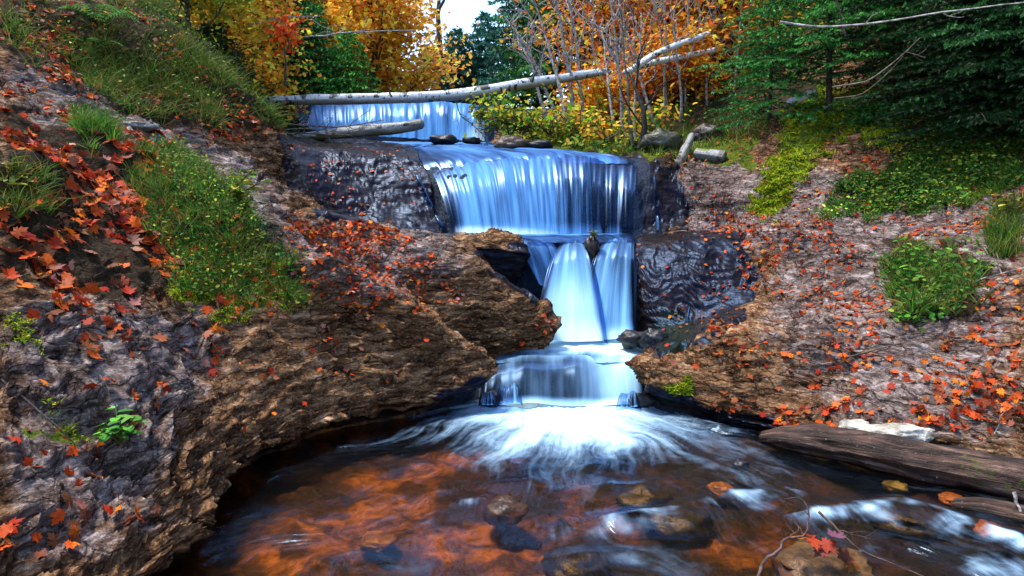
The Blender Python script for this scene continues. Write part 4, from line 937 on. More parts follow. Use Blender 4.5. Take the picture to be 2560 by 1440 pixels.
# ------------------------------------------------------------------ trees
rg = np.random.default_rng(11)
def rot_about(v, axis, a):
    axis = axis / np.linalg.norm(axis)
    return v * math.cos(a) + np.cross(axis, v) * math.sin(a) + axis * np.dot(axis, v) * (1 - math.cos(a))
def limb(mb, p, d, L, r, depth, tips, c, rg, gnarl=.18, kids=(3, 5), up=.12):
    """one limb with its side limbs; tips collects where leaves may sit"""
    n = 6; pts = [p]; dd = d / np.linalg.norm(d)
    for i in range(n - 1):
        dd = dd + rg.normal(0, gnarl, 3) + np.array((0, 0, up)); dd /= np.linalg.norm(dd)
        pts.append(pts[-1] + dd * L / (n - 1))
    pts = np.array(pts)
    mb.tube(pts, np.linspace(r, r * .45, n), 6 if r > .02 else 4, c, False)
    if depth <= 1:
        tips.extend(pts[2:])
    if depth > 0:
        for k in range(int(rg.integers(*kids))):
            f = rg.uniform(.35, 1.0); q = pts[min(n - 1, int(f * (n - 1)))]
            ax = rg.normal(size=3); nd = rot_about(dd, np.cross(dd, ax), rg.uniform(.5, 1.1))
            limb(mb, q, nd, L * rg.uniform(.45, .7), r * .5, depth - 1, tips, c, rg, gnarl, kids, up * .5)
def leaf_tree(name, base, H, spread, n, cols, label, ls=.10, bark=(.10, .085, .07), r=.06, lean=(0, 0), start=.3, limbs=11, cat="tree", group=None, sig=.30, depth=2):
    base = np.asarray(base, float); root = empty(name, base); mb = MB(); tips = []
    t = np.linspace(0, 1, 9)
    wob = np.cumsum(rg.normal(0, .03 * H, (9, 2)), 0) * .4
    tr = np.column_stack([lean[0] * H * t + wob[:, 0], lean[1] * H * t + wob[:, 1], H * t * .92 - .15])
    mb.tube(tr, np.linspace(r, r * .3, 9), 8, bark, False)
    for k in range(limbs):
        f = start + (1 - start) * (k + rg.uniform(0, 1)) / limbs
        q = np.array([np.interp(f, t, tr[:, i]) for i in range(3)])
        a = k * 2.4 + rg.uniform(-.5, .5)
        limb(mb, q, np.array((math.cos(a), math.sin(a), rg.uniform(.1, .7))), spread * rg.uniform(.6, 1.0) * (1.1 - .6 * f), r * .4, depth - 1, tips, bark, rg)
    add("trunk", mb.build("trunk", M["bark"]), root)
    if n:
        tips = np.array(tips); pick = rg.integers(0, len(tips), n)
        tone_ = np.exp(rg.normal(0, .38, len(tips)))[:, None]
        p = tips[pick] + rg.normal(0, sig, (n, 3)) * (1, 1, .6)
        nn = rg.normal(0, .55, (n, 3)) + np.array((0, -.5, .65))
        c = np.clip(vary(cols, n, rg, .25, .10) * tone_[pick], .003, .9)
        V, Fc, C = instances(SMALL[0], SMALL[1], p, frames(nn, rg), ls * rg.uniform(.6, 1.25, n), c)
        add("crown", mesh("crown", V, Fc, M["leaf"], False, {"col": C}), root)
    return tag(root, label, cat, group)
def conifer(name, base, H, R, label, nb=60, cols=((.018, .075, .025), (.03, .11, .03), (.012, .05, .025)), needle=.03, dens=1.0, start=.08, droop=.25, bark=(.05, .035, .025), r=None, lean=(0, 0), group=None, cat="conifer", sparse=0.0):
    base = np.asarray(base, float); root = empty(name, base); mb = MB()
    r = r or H * .013
    t = np.linspace(0, 1, 8); tr = np.column_stack([lean[0] * H * t, lean[1] * H * t, H * t - .2])
    nb = int(nb * 1.6)
    mb.tube(tr, np.linspace(r, r * .12, 8), 8, bark, False)
    A, B, S = [], [], []
    for k in range(nb):
        f = start + (1 - start) * ((k + rg.uniform(0, 1)) / nb) ** .9
        q = np.array([np.interp(f, t, tr[:, i]) for i in range(3)])
        L = R * (1.02 - f) ** .7 * rg.uniform(.7, 1.15) + .06
        a = k * 2.399 + rg.uniform(-.3, .3); d = np.array((math.cos(a), math.sin(a), 0))
        m = 7; s = np.linspace(0, 1, m)
        pts = q + d * L * s[:, None] + np.array((0, 0, 1.)) * (L * (.22 * (1 - f) * s - droop * s ** 1.6))[:, None]
        mb.tube(pts, np.linspace(max(.004, r * .25), .003, m), 4, bark, False)
        if rg.uniform() < sparse: continue
        side = np.cross(d, (0, 0, 1.))
        nt_ = max(6, int(L / .055 * dens))
        for i in range(nt_):
            g = .12 + .88 * (i + rg.uniform(0, 1)) / nt_
            c = np.array([np.interp(g, s, pts[:, j]) for j in range(3)])
            sg = -1 if i % 2 else 1
            l = (.10 + .34 * L * (1 - g) * .9) * rg.uniform(.7, 1.2)
            td = side * sg * .8 + d * .75 + np.array((0, 0, rg.normal(-.08, .15))); td /= np.linalg.norm(td)
            A.append(c); B.append(c + td * l + np.array((0, 0, -.1 * l))); S.append(k)
    A, B, S = np.array(A), np.array(B), np.array(S)
    L = np.linalg.norm(B - A, axis=1); cnt = np.maximum(8, (L / (needle * .24) * dens).astype(int)); tot = cnt.sum()
    idx = np.repeat(np.arange(len(A)), cnt)
    u = rg.uniform(0, 1, tot)
    ax = (B - A)[idx]; ax /= np.linalg.norm(ax, axis=1)[:, None] + 1e-9
    o_ = A[idx] + (B - A)[idx] * u[:, None]
    rv = rg.normal(size=(tot, 3)) * (1, 1, .55); pv = np.cross(ax, rv); pv /= np.linalg.norm(pv, axis=1)[:, None] + 1e-9
    tip = o_ + (pv * .8 + ax * .7) * (needle * rg.uniform(.7, 1.2, tot))[:, None]
    wd = np.cross(pv, ax) * needle * .24
    V = np.stack([o_ - wd, o_ + wd, tip], 1).reshape(-1, 3)
    tone_ = np.exp(rg.normal(0, .25, S.max() + 1))[S[idx]][:, None]
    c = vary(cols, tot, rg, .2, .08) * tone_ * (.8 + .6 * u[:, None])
    add("trunk", mb.build("trunk", M["bark"]), root)
    add("crown", mesh("crown", V, np.arange(tot * 3).reshape(-1, 3), M["needle"], False, {"col": np.repeat(c, 3, 0)}), root)
    return tag(root, label, cat, group)
def at(px, Y, dz=0.0):
    """base of a tree on the ground: column px of the photograph, distance Y"""
    xx = (px - 1280) / F * Y / CP
    return np.array((xx, Y, ground(xx, Y) + dz))

BLUEGREEN = ((.03, .12, .10), (.05, .16, .12), (.02, .09, .06))
MIDGREEN = ((.03, .13, .03), (.06, .20, .04), (.02, .09, .03))
SHADED = ((.007, .028, .008), (.012, .045, .010), (.005, .018, .007))  # deep shade among the conifers is put into these needle colours
# left of the gap
GOLDB = [(.85, .44, .03), (.80, .32, .02), (.85, .56, .06), (.74, .22, .02)]
leaf_tree("maple_tree", at(500, 9.7), 2.0, 1.2, 5200, YELLOWGREEN + [(.70, .44, .03)], "yellow-green maple at the crest of the left slope", .09, limbs=15, start=.05, r=.04, sig=.22)
leaf_tree("maple_tree", at(600, 11.2), 2.8, 1.2, 5200, YELLOWGREEN[:1] + GOLDB[:3] + YELLOWGREEN[2:3], "golden-green maple just right of the crest", .09, limbs=15, start=.05, r=.04, sig=.22)
leaf_tree("maple_tree", P(715, 190, 10.6), .9, .5, 150, [(.80, .14, .02), (.78, .10, .02)], "small scarlet maple spray against the dark spruces on the left", .11, limbs=6, r=.02, start=.5, sig=.10)
leaf_tree("maple_tree", at(665, 10.6), .8, .7, 1300, GOLDB + [(.7, .55, .05)], "low yellow maple sapling below the scarlet spray", .09, limbs=9, r=.02, start=.2, sig=.18)
leaf_tree("maple_tree", at(655, 12.6), 3.2, 1.2, 3200, [(.72, .20, .03), (.78, .34, .04), (.62, .12, .02)], "red-orange maple above the yellow sapling", .10, limbs=12, r=.04, start=.35, sig=.22)
for px, Y, H, lab in ((560, 9.9, .8, "lowest dark spruce tucked behind the crest of the left slope"), (620, 10.4, .8, "small dark spruce in the hollow behind the crest"), (690, 11.2, .9, "small dark spruce at the left end of the birch trunk")):
    conifer("spruce_tree", at(px, Y, -.1), H, .7, lab, 40, SHADED, .05, 1.0, group="dark spruces behind the left crest")
conifer("spruce_tree", at(640, 14.5), 4.5, 1.7, "tall dark spruce behind the red-orange maple", 70, MIDGREEN, .08, .9)
conifer("spruce_tree", at(740, 15.0), 3.6, 1.6, "dark green spruce over the left end of the birch trunk", 74, MIDGREEN, .08, 1.0)
conifer("spruce_tree", at(800, 14.2), 2.3, 1.0, "short fresh green spruce above the upper fall", 60, ((.03, .17, .03), (.07, .28, .05), (.015, .08, .02)), .06, .75)
conifer("spruce_tree", at(885, 14.4), 1.8, .9, "bright green young spruce beside the short one above the fall", 60, ((.05, .22, .03), (.10, .32, .05), (.02, .10, .02)), .06, .75)
conifer("spruce_tree", at(700, 17.0), 4.0, 1.6, "spruce in the second row behind the scarlet spray", 60, MIDGREEN, .09, .9)
for i, (px, Y, H, cc, ls, n, lab) in enumerate([(830, 17.5, 4.6, GOLDB + [(.80, .46, .10)], .14, 4600, "tall golden maple rising behind the young spruces"), (950, 16, 3.6, GOLDB, .13, 4900, "golden maple with dark forked trunk left of the sky gap"),
        (985, 17.5, 3.0, [(.85, .42, .06), (.80, .30, .03), (.85, .56, .12)], .13, 3400, "orange maple at the left side of the sky gap"), (740, 18.5, 5.4, [(.80, .44, .10), (.74, .36, .08)], .15, 4300, "pale orange maple crown high on the left"),
        (900, 20, 5.6, GOLDB + [(.8, .4, .08)], .16, 5200, "far amber maple filling the sky left of the gap"), (640, 18, 6.0, GOLDB + [(.78, .20, .03)], .15, 4000, "orange maple above the dark spruce at upper left")]):
    leaf_tree("maple_tree", at(px, Y), H, 1.9, n, cc, lab, ls, bark=(.07, .06, .05), limbs=16, start=.12, group="golden maples left of the sky gap", sig=.34)
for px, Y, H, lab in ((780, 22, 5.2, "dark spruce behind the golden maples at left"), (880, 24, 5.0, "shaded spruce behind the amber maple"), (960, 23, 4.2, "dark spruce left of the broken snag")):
    conifer("spruce_tree", at(px, Y), H, 1.9, lab, 56, SHADED, .14, .9, group="dark spruces behind the maples")
# the gap
conifer("spruce_tree", at(1085, 25), 3.5, 1.5, "distant hazy spruce at the bottom of the sky gap", 50, BLUEGREEN, .14, .9)
conifer("spruce_tree", at(1180, 27), 3.5, 1.7, "small dark far spruce under the sky gap", 50, MIDGREEN, .15, .9)
conifer("spruce_tree", at(1125, 33), 3.8, 1.8, "far pale spruce in the middle of the gap", 50, BLUEGREEN, .16, .9)
conifer("spruce_tree", at(1285, 20), 5.2, 1.3, "blue-green spruce at the right side of the sky gap", 64, BLUEGREEN, .11, .8)
conifer("spruce_tree", at(1340, 19.5), 8, 1.7, "tall blue-green spruce right of the sky gap", 80, ((.03, .13, .08), (.05, .17, .09), (.02, .09, .05)), .11, .8)
conifer("spruce_tree", at(1380, 17.5), 7, 1.8, "dark green spruce behind the bare white saplings", 70, MIDGREEN, .10, .8)
conifer("spruce_tree", at(1150, 24), 3.8, 2.0, "broad far spruce low in the sky gap", 50, BLUEGREEN, .15, 1.0)
conifer("spruce_tree", at(1215, 25), 4.6, 2.0, "hazy spruce at the right foot of the sky gap", 50, BLUEGREEN, .15, 1.0)
b = at(1103, 22); mb = MB()
pts = b + np.array([(0, 0, -.3), (-.05, 0, 1.4), (.05, 0, 2.6), (.0, 0, 3.7), (.12, 0, 4.9)])
mb.tube(pts, [.13, .11, .10, .07, .02], 8, (.11, .085, .08)); limb(mb, pts[3], np.array((.3, 0, 1.)), 1.0, .06, 0, [], (.11, .085, .08), rg); limb(mb, pts[2], np.array((-.8, 0, .4)), .7, .04, 1, [], (.11, .085, .08), rg)
tag(add("dead_tree", mb.build("dead_tree", M["bark"])), "broken grey snag standing in the sky gap", "dead tree")
ORB = [(.85, .34, .02), (.80, .25, .018), (.85, .46, .04), (.70, .15, .015)]
# right of the gap: orange maples
for i, (px, Y, H, cc, ls, n, lab) in enumerate([(1460, 14.5, 4.2, ORB + [(.66, .14, .02)], .11, 4300, "orange maple behind the bare white saplings"), (1560, 13.6, 3.8, ORB + [(.70, .16, .02)], .11, 4600, "dense orange maple over the end of the birch trunk"),
        (1660, 14.5, 3.8, ORB, .11, 4600, "golden maple between the birch tops and the fir"), (1740, 13.2, 3.0, ORB + [(.75, .5, .05)], .11, 4000, "yellow-gold maple just behind the fir"),
        (1520, 18, 8.5, [(.70, .22, .02), (.62, .12, .02), (.72, .36, .04)], .14, 4600, "tall red-orange maple at the top behind the white stems"), (1640, 19, 8.5, ORB + [(.66, .16, .02)], .14, 4600, "tall orange maple behind the golden one"),
        (1800, 17, 7.5, ORB, .13, 4300, "tall golden maple above the fir"), (1430, 20, 8.0, [(.68, .20, .02), (.60, .12, .02)], .14, 4000, "far russet maple beside the blue-green spruce"), (1900, 15, 6.0, ORB + [(.3, .36, .05)], .12, 3100, "golden-green maple behind the fir trunk")]):
    leaf_tree("maple_tree", at(px, Y), H, 1.9, n, cc, lab, ls, bark=(.16, .13, .12), limbs=16, start=.12, group="orange maples right of the sky gap")
leaf_tree("maple_tree", at(1600, 12.5), 1.3, 1.0, 1700, ORB, "low spreading golden maple under the birch trunk", .10, limbs=9, r=.02, start=.2, sig=.2)
leaf_tree("maple_tree", at(1480, 12.4), 1.1, .8, 1300, ORB + YELLOWGREEN[:1], "low golden maple in the tangle of pale stems", .10, limbs=8, r=.02, start=.2, sig=.2)
leaf_tree("maple_tree", at(1690, 12.2), 1.5, .9, 1500, ORB, "low golden maple left of the fir on the leafy slope", .10, limbs=8, r=.02, start=.2, sig=.2)
leaf_tree("maple_tree", at(2080, 7.6, 1.9), 1.1, .8, 260, [(.72, .34, .03), (.66, .22, .02)], "spray of orange maple leaves hanging before the dark firs", .11, limbs=5, r=.012, start=.5, sig=.14, lean=(-.3, 0))
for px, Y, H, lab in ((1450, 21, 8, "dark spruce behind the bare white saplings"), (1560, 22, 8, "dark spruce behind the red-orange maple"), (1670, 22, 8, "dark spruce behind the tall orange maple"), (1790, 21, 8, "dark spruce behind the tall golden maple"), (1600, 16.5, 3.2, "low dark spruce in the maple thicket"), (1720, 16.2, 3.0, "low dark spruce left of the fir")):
    conifer("spruce_tree", at(px, Y), H, 2.0, lab, 56, SHADED, .13, .9, group="dark spruces behind the maples")
# bare pale saplings
PALE, GREYB = (.42, .39, .38), (.20, .17, .15)
def sapling(px, py, Y, tip, r, c, label, group, kids=(2, 5), depth=2):
    b = P(px, py, Y); b[2] = min(b[2], ground(b[0], Y) + .3) - .05
    e = P(tip[0], tip[1], Y + rg.uniform(-.4, .6)); mb = MB(); n = 9; t = np.linspace(0, 1, n)
    pts = b + (e - b) * t[:, None] + np.cumsum(rg.normal(0, .018, (n, 3)), 0) * (t > 0)[:, None] + np.array((0, 0, .12)) * np.sin(math.pi * t)[:, None]
    mb.tube(pts, np.linspace(r, r * .35, n), 6, c, False)
    L = np.linalg.norm(e - b)
    for k in range(9):
        f = rg.uniform(.35, .98); q = np.array([np.interp(f, t, pts[:, i]) for i in range(3)])
        a = rg.uniform(0, 6.28)
        limb(mb, q, np.array((math.cos(a), .4 * math.sin(a), rg.uniform(.4, 1.1))), L * rg.uniform(.14, .34), r * .38, depth - 1, [], c, rg, .14, kids)
    tag(add("bare_sapling", mb.build("bare_sapling", M["bark"])), label, "sapling", group)
for a in [((1400,300), 11.5, (1255,40), "leftmost of the bare white saplings, leaning over the upper fall"), ((1420,310), 11.2, (1330,0), "bare white sapling second from the upper fall"),
          ((1440,300), 11.6, (1375,-40), "bare white sapling rising past the birch trunk near the sky gap"), ((1460,290), 11.8, (1410,-60), "straight pale sapling crossing behind the birch trunk"),
          ((1370,290), 11.9, (1290,90), "short bare sapling bent toward the sky gap")]:
    sapling(a[0][0], a[0][1], a[1], a[2], .035, PALE, a[3], "bare white saplings behind the birch trunk")
for a in [((1545,340), 10.6, (1510,60), "thin grey sapling at the left of the clump on the rim"), ((1568,350), 10.4, (1520,-30), "tall grey sapling in the clump over the main fall"), ((1582,356), 10.2, (1545,-40), "stout grey sapling in the middle of the clump"),
          ((1590,352), 10.5, (1600,20), "upright grey sapling on the right of the clump"), ((1640,330), 10.9, (1560,60), "slanting grey sapling leaning left across the clump"), ((1700,300), 11.5, (1690,20), "thin pale sapling before the golden maple"),
          ((1770,280), 12, (1740,-20), "pale sapling just left of the fir"), ((1660,290), 12, (1660,-20), "far thin sapling in front of the orange leaves")]:
    sapling(a[0][0], a[0][1], a[1], a[2], .026, GREYB if rg.uniform() < .6 else PALE, a[3], "grey saplings on the rim above the main fall")
for k, (px, tip, lab) in enumerate([(1425, 1440, "straight pale stem left of the orange maples"), (1495, 1470, "pale stem rising behind the thick of the birch trunk"), (1530, 1560, "pale stem leaning right behind the grey clump"), (1625, 1640, "thin pale stem between the two birch tops"),
        (1675, 1630, "pale stem leaning left across the birch tops"), (1715, 1730, "thin straight stem right of the birch tops"), (1790, 1800, "pale stem half hidden by the fir"), (1745, 1700, "leaning pale stem above the mossy log"), (1835, 1850, "pale trunk glimpsed through the fir boughs")]):
    sapling(px, 290 + (k % 3) * 8, 12.0 + .25 * (k % 4), (tip, -40), .022, PALE, lab, "pale stems among the orange maples", depth=1)
b = P(1600, 372, 9.9); mb = MB()
pts = np.array([b, P(1612,320,9.9), P(1608,270,9.9), P(1590,225,10), P(1570,180,10.1)]); mb.tube(pts, [.05, .045, .035, .025, .012], 8, (.05, .04, .035), False)
for q, d in ((pts[2], (.9, 0, .5)), (pts[1], (-.8, 0, .7)), (pts[3], (.5, 0, .9))): limb(mb, q, np.array(d), .7, .018, 1, [], (.05, .04, .035), rg)
tag(add("bare_sapling", mb.build("bare_sapling", M["bark"])), "dark crooked stem standing at the right end of the grey clump", "sapling")
# the firs on the right
conifer("fir_tree", at(2052, 9.1, -.2), 4.4, 1.85, "fresh green fir with thin dark trunk overhanging the right bank", 84, ((.04, .20, .035), (.08, .30, .05), (.02, .11, .022)), .036, .9, start=.20, droop=.24, r=.045, lean=(-.04, 0))
conifer("fir_tree", at(1905, 9.6), 2.4, 1.0, "young fir below the branches of the larger one", 50, ((.025, .14, .03), (.04, .18, .035)), .036, 1.0, droop=.35)
for i, (px, Y, H, R, nb, cc, lab) in enumerate([(2230, 10.2, 4.2, 1.9, 80, SHADED, "dark fir behind the mossy slope"), (2330, 8.6, 4.2, 1.9, 84, SHADED, "shadowy fir with drooping boughs at upper right"), (2480, 7.8, 4.0, 1.9, 84, ((.02, .08, .02), (.03, .11, .025), (.012, .05, .015)), "big dark fir at the upper right corner"),
        (2600, 8.2, 4.5, 2.2, 80, SHADED, "black-green fir beyond the right edge"), (2420, 11.5, 6, 2.4, 80, SHADED, "tall dark fir in the shade behind the others"), (2250, 12.5, 6, 2.4, 80, SHADED, "tall shaded fir between the mossy slope and the golden maples"), (2100, 12.5, 8, 2.0, 76, MIDGREEN, "green fir behind the thin dark trunk"),
        (2400, 7.7, 2.6, 1.4, 64, SHADED, "low dark fir sweeping over the herbs"), (2540, 7.3, 2.4, 1.3, 60, SHADED, "low dark fir at the right edge"), (2350, 9.6, 3.5, 1.6, 60, SHADED, "dark fir in the second row"), (2480, 9.4, 4, 1.8, 60, SHADED, "second-row dark fir near the right edge"), (2700, 10.5, 9, 2.6, 70, SHADED, "tall fir at the far right edge"), (2000, 15, 8, 2.0, 60, MIDGREEN, "far green fir beside the golden-green maple")]):
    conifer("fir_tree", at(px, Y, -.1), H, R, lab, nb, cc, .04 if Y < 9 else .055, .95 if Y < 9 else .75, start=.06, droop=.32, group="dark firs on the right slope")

# ------------------------------------------------------------------ logs, sticks and stones
rg = np.random.default_rng(31)
def log_mesh(name, pts, rad, mat, k=18, n=70, rough=.06, ends=True, dark=None, mossf=None, colr=(.2, .15, .1)):
    pts = np.asarray(pts, float); kn = np.concatenate([[0], np.cumsum(np.linalg.norm(np.diff(pts, axis=0), axis=1))]); Lg = kn[-1]
    t = np.linspace(0, Lg, n); c = pchip(kn, pts, t); rr = np.interp(t, kn, rad)
    tg = np.gradient(c, axis=0); tg /= np.linalg.norm(tg, axis=1)[:, None]
    a = np.cross(tg, (0, 0, 1.)); a /= np.linalg.norm(a, axis=1)[:, None] + 1e-9; b = np.cross(a, tg)
    th = np.linspace(0, 2 * math.pi, k + 1)
    cs, sn = np.cos(th), np.sin(th)
    R = rr[:, None] * (1 + rough * 2 * fbm(cs[None] * 1.3 + 0 * t[:, None], sn[None] * 1.3 + 0 * t[:, None], t[:, None] * 2.2, 3) + rough * pn(cs[None] * 5 + 0 * t[:, None], sn[None] * 5 + 0 * t[:, None], t[:, None] * 1.5))
    if ends:
        for i, s_ in ((0, 1), (-1, -1)):
            R[i] *= .55 + .3 * pn(cs * 3, sn * 3, 7.0 + i); c[i] += tg[i] * s_ * -.01
    V = c[:, None] + R[..., None] * (cs[None, :, None] * a[:, None] + sn[None, :, None] * b[:, None])
    uv = np.stack([np.broadcast_to(th[None] / 6.283, R.shape), np.broadcast_to(t[:, None], R.shape)], -1).reshape(-1, 2)
    V2 = np.vstack([V.reshape(-1, 3), c[0], c[-1]]); nV = n * (k + 1)
    capf = np.array([(nV, i + 1, i) for i in range(k)] + [(nV + 1, (n - 1) * (k + 1) + i, (n - 1) * (k + 1) + i + 1) for i in range(k)])
    tt = np.broadcast_to((t / Lg)[:, None], R.shape); ss = np.broadcast_to(sn[None], R.shape)
    dk = np.zeros(R.shape) if dark is None else dark(tt, ss); ms = np.zeros(R.shape) if mossf is None else mossf(tt, ss)
    ap = lambda q, v: np.concatenate([np.asarray(q, float).ravel(), [v, v]])
    return mesh(name, V2, [grid_faces(n, k + 1), capf], mat, True, {"dark": ap(dk, 1.0), "moss": ap(ms, 0.0), "col": np.tile(np.array(colr), (len(V2), 1))}, np.vstack([uv, [(0, 0), (0, Lg)]]))
def log(name, pts, rad, mat, label, cat="log", **kw):
    return tag(add(name, log_mesh(name, pts, rad, mat, **kw)), label, cat)
PY3 = lambda L: [P(a, b, Y) for a, b, Y in L]
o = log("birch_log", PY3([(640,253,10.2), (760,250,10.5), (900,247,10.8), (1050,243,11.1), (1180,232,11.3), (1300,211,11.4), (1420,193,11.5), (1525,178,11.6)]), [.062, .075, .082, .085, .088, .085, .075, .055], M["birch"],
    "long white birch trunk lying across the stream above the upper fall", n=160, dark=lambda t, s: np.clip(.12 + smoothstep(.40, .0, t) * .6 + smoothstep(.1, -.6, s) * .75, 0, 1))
for px, py, Y, d in ((1330, 205, 11.35, (.2, -.3, .6)), (1440, 190, 11.45, (.1, -.2, -.7)), (1180, 240, 11.2, (.3, -.2, -.6)), (980, 245, 10.9, (-.2, -.3, .5))):
    p_ = P(px, py, Y); d = np.array(d)
    mb = MB().tube([p_, p_ + d * .12, p_ + d * .3 + np.array((.03, 0, .02))], [.025, .016, .006], 6, (.12, .10, .10)); add("broken_branch", mb.build("broken_branch", M["bark"]), o)
log("birch_log", PY3([(1585,170,11.3), (1640,135,11.4), (1700,110,11.5), (1772,84,11.6)]), [.055, .05, .048, .045], M["birch"], "upper of two thin white birch tops pointing at the fir", n=60)
log("birch_log", PY3([(1560,182,11.4), (1620,160,11.6), (1690,145,11.7), (1790,124,11.9)]), [.05, .05, .046, .04], M["birch"], "lower of two thin white birch tops pointing at the fir", n=60)
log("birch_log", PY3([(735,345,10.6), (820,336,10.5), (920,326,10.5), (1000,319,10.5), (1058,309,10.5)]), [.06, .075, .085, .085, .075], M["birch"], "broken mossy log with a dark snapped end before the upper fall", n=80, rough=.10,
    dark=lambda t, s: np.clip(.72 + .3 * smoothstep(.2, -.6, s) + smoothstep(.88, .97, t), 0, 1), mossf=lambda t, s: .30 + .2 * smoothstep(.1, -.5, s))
log("birch_log", PY3([(1730,338,9.7), (1722,356,9.5), (1712,376,9.3), (1703,395,9.15), (1692,415,9.0)]), [.045, .052, .058, .064, .066], M["birch"], "mossy peeling birch log pointing down the bank beside the main fall", n=80, rough=.14, dark=lambda t, s: np.clip(.85 + smoothstep(.8, .95, t), 0, 1), mossf=lambda t, s: .12 + .2 * smoothstep(-.2, .5, s))
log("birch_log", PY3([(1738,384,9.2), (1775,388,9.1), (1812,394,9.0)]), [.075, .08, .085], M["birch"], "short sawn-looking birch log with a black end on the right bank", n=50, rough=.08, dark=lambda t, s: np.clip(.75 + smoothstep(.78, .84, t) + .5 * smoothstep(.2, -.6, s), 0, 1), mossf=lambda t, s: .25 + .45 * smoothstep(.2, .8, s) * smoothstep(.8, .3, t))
log("birch_log", PY3([(1815,384,9.3), (1845,380,9.3), (1872,372,9.3)]), [.035, .04, .03], M["birch"], "thin pale birch piece right of the short black-ended log", n=30)
log("birch_log", PY3([(1968,258,9.6), (2005,243,9.6), (2040,228,9.6)]), [.05, .06, .05], M["birch"], "pale birch piece half hidden behind the moss and fir boughs", n=30)
log("rotten_log", PY3([(1905,1095,4.56), (1960,1094,4.46), (2060,1106,4.29), (2200,1132,4.06), (2330,1158,3.89), (2460,1182,3.76), (2620,1215,3.62), (2800,1260,3.45)]), [.045, .075, .10, .11, .115, .118, .12, .125], M["rotten"],
    "dark rotten log lying along the edge of the pool at right", n=160, k=30, rough=.16, colr=(.06, .036, .028))
log("rotten_log", PY3([(2385,1262,3.55), (2450,1268,3.5), (2520,1282,3.42), (2600,1300,3.3)]), [.04, .055, .06, .05], M["rotten"], "small black log half sunk below the bigger dark log", n=50, rough=.12, colr=(.03, .026, .026))
def stick(name, pts, r, c, label, cat="branch", kids=3, L=.15, mat="bark", grp=None):
    pts = np.asarray(pts, float); mb = MB()
    kn = np.concatenate([[0], np.cumsum(np.linalg.norm(np.diff(pts, axis=0), axis=1))]); t = np.linspace(0, kn[-1], max(8, len(pts) * 3)); q = pchip(kn, pts, t) + rg.normal(0, r * .25, (len(t), 3))
    mb.tube(q, np.linspace(r, r * .4, len(t)), 6, c)
    d = (pts[-1] - pts[0]); d /= np.linalg.norm(d)
    for k in range(kids):
        i = int(rg.integers(len(t) // 4, len(t) - 1)); ax = rg.normal(size=3)
        limb(mb, q[i], rot_about(d, np.cross(d, ax), rg.uniform(.5, 1.1)), L * rg.uniform(.5, 1.3), r * .5, 1, [], c, rg, .2, (1, 3), .02)
    return tag(add(name, mb.build(name, M[mat])), label, cat, grp)
G_ = lambda L: [hit(a, b)[0] + np.array((0, -.02, .03)) for a, b in L]
LIGHT, BRN, BLK = (.50, .48, .46), (.11, .075, .055), (.03, .022, .02)
stick("branch", PY3([(1950,55,6.8), (2070,68,6.7), (2180,58,6.6), (2330,34,6.4), (2600,2,6.2)]), .011, LIGHT, "long thin white branch stretched across the dark firs at upper right", kids=2, L=.3)
stick("branch", PY3([(2080,218,7.2), (2160,205,7.0), (2230,160,6.9), (2300,95,6.8)]), .009, (.22, .18, .15), "thin arching vine rising into the dark firs", kids=1)
stick("branch", PY3([(2085,246,7.1), (2140,240,7.0), (2200,200,6.9), (2260,140,6.8)]), .007, (.16, .12, .10), "second thinner vine below the arching one", kids=1)
stick("branch", PY3([(690,95,12.2), (780,92,12.1), (880,80,12), (1040,76,12)]), .016, (.40, .40, .40), "bare grey branch crossing before the golden maples on the left", kids=4, L=.5)
stick("branch", PY3([(600,70,11), (690,45,11), (800,40,11.1)]), .015, (.40, .40, .42), "bare grey branch above the scarlet maple", kids=5, L=.5)
stick("branch", PY3([(684,262,9.9), (676,290,9.8), (690,318,9.7), (730,336,9.7), (790,340,9.8)]), .016, (.26, .20, .17), "bent pale stem curling down under the birch trunk", kids=2, L=.3)
for a, lab in (([(700,325,9.9),(760,322,9.9),(850,330,10)], "dead brown branch lying among the debris under the birch trunk"), ([(690,335,9.8),(780,334,9.7),(880,338,9.8)], "lowest dead branch in the debris under the birch trunk"), ([(720,310,10),(830,318,10.1),(960,300,10.2)], "dead branch sticking up across the foot of the upper fall")):
    stick("branch", PY3(a), .013, (.13, .10, .08), lab, kids=5, L=.35)
stick("branch", PY3([(1140,252,10.9), (1150,285,10.8), (1185,315,10.7), (1215,345,10.6)]), .010, BLK, "black bare twig hanging before the right side of the upper fall", kids=8, L=.35)
stick("branch", PY3([(1205,262,10.9), (1200,300,10.8), (1215,335,10.7)]), .009, BLK, "black twig beside the shrubs at the upper fall", kids=6, L=.3)
stick("branch", G_([(2330,766),(2370,740),(2420,715),(2480,700),(2550,682)]), .013, (.34, .29, .25), "pale branch lying in the round grass clump on the right bank", kids=3)
stick("branch", G_([(2110,760),(2160,735),(2220,700)]), .006, BRN, "thin brown twig left of the round grass clump", kids=2)
stick("branch", G_([(2220,560),(2250,520),(2290,480)]), .006, BRN, "thin dark twig below the upper right grass", kids=1)
stick("branch", G_([(2110,900),(2200,880),(2290,860)]), .006, BRN, "brown twig on the bare rock in the middle of the right bank", kids=2)
stick("branch", G_([(0,965),(70,1010),(130,1060),(200,1125)]), .006, (.06, .05, .05), "dark twig lying on the rock near the left edge", kids=2, L=.1)
stick("branch", PY3([(2478,1130,4.1), (2482,1095,4.1), (2500,1055,4.1), (2470,1035,4.1)]), .007, (.40, .36, .33), "forked pale twig standing behind the dark log", kids=2, L=.08)
stick("branch", PY3([(2536,1228,3.4), (2550,1280,3.35), (2570,1340,3.3)]), .010, (.45, .43, .40), "short white stick at the right edge above the water", kids=0)
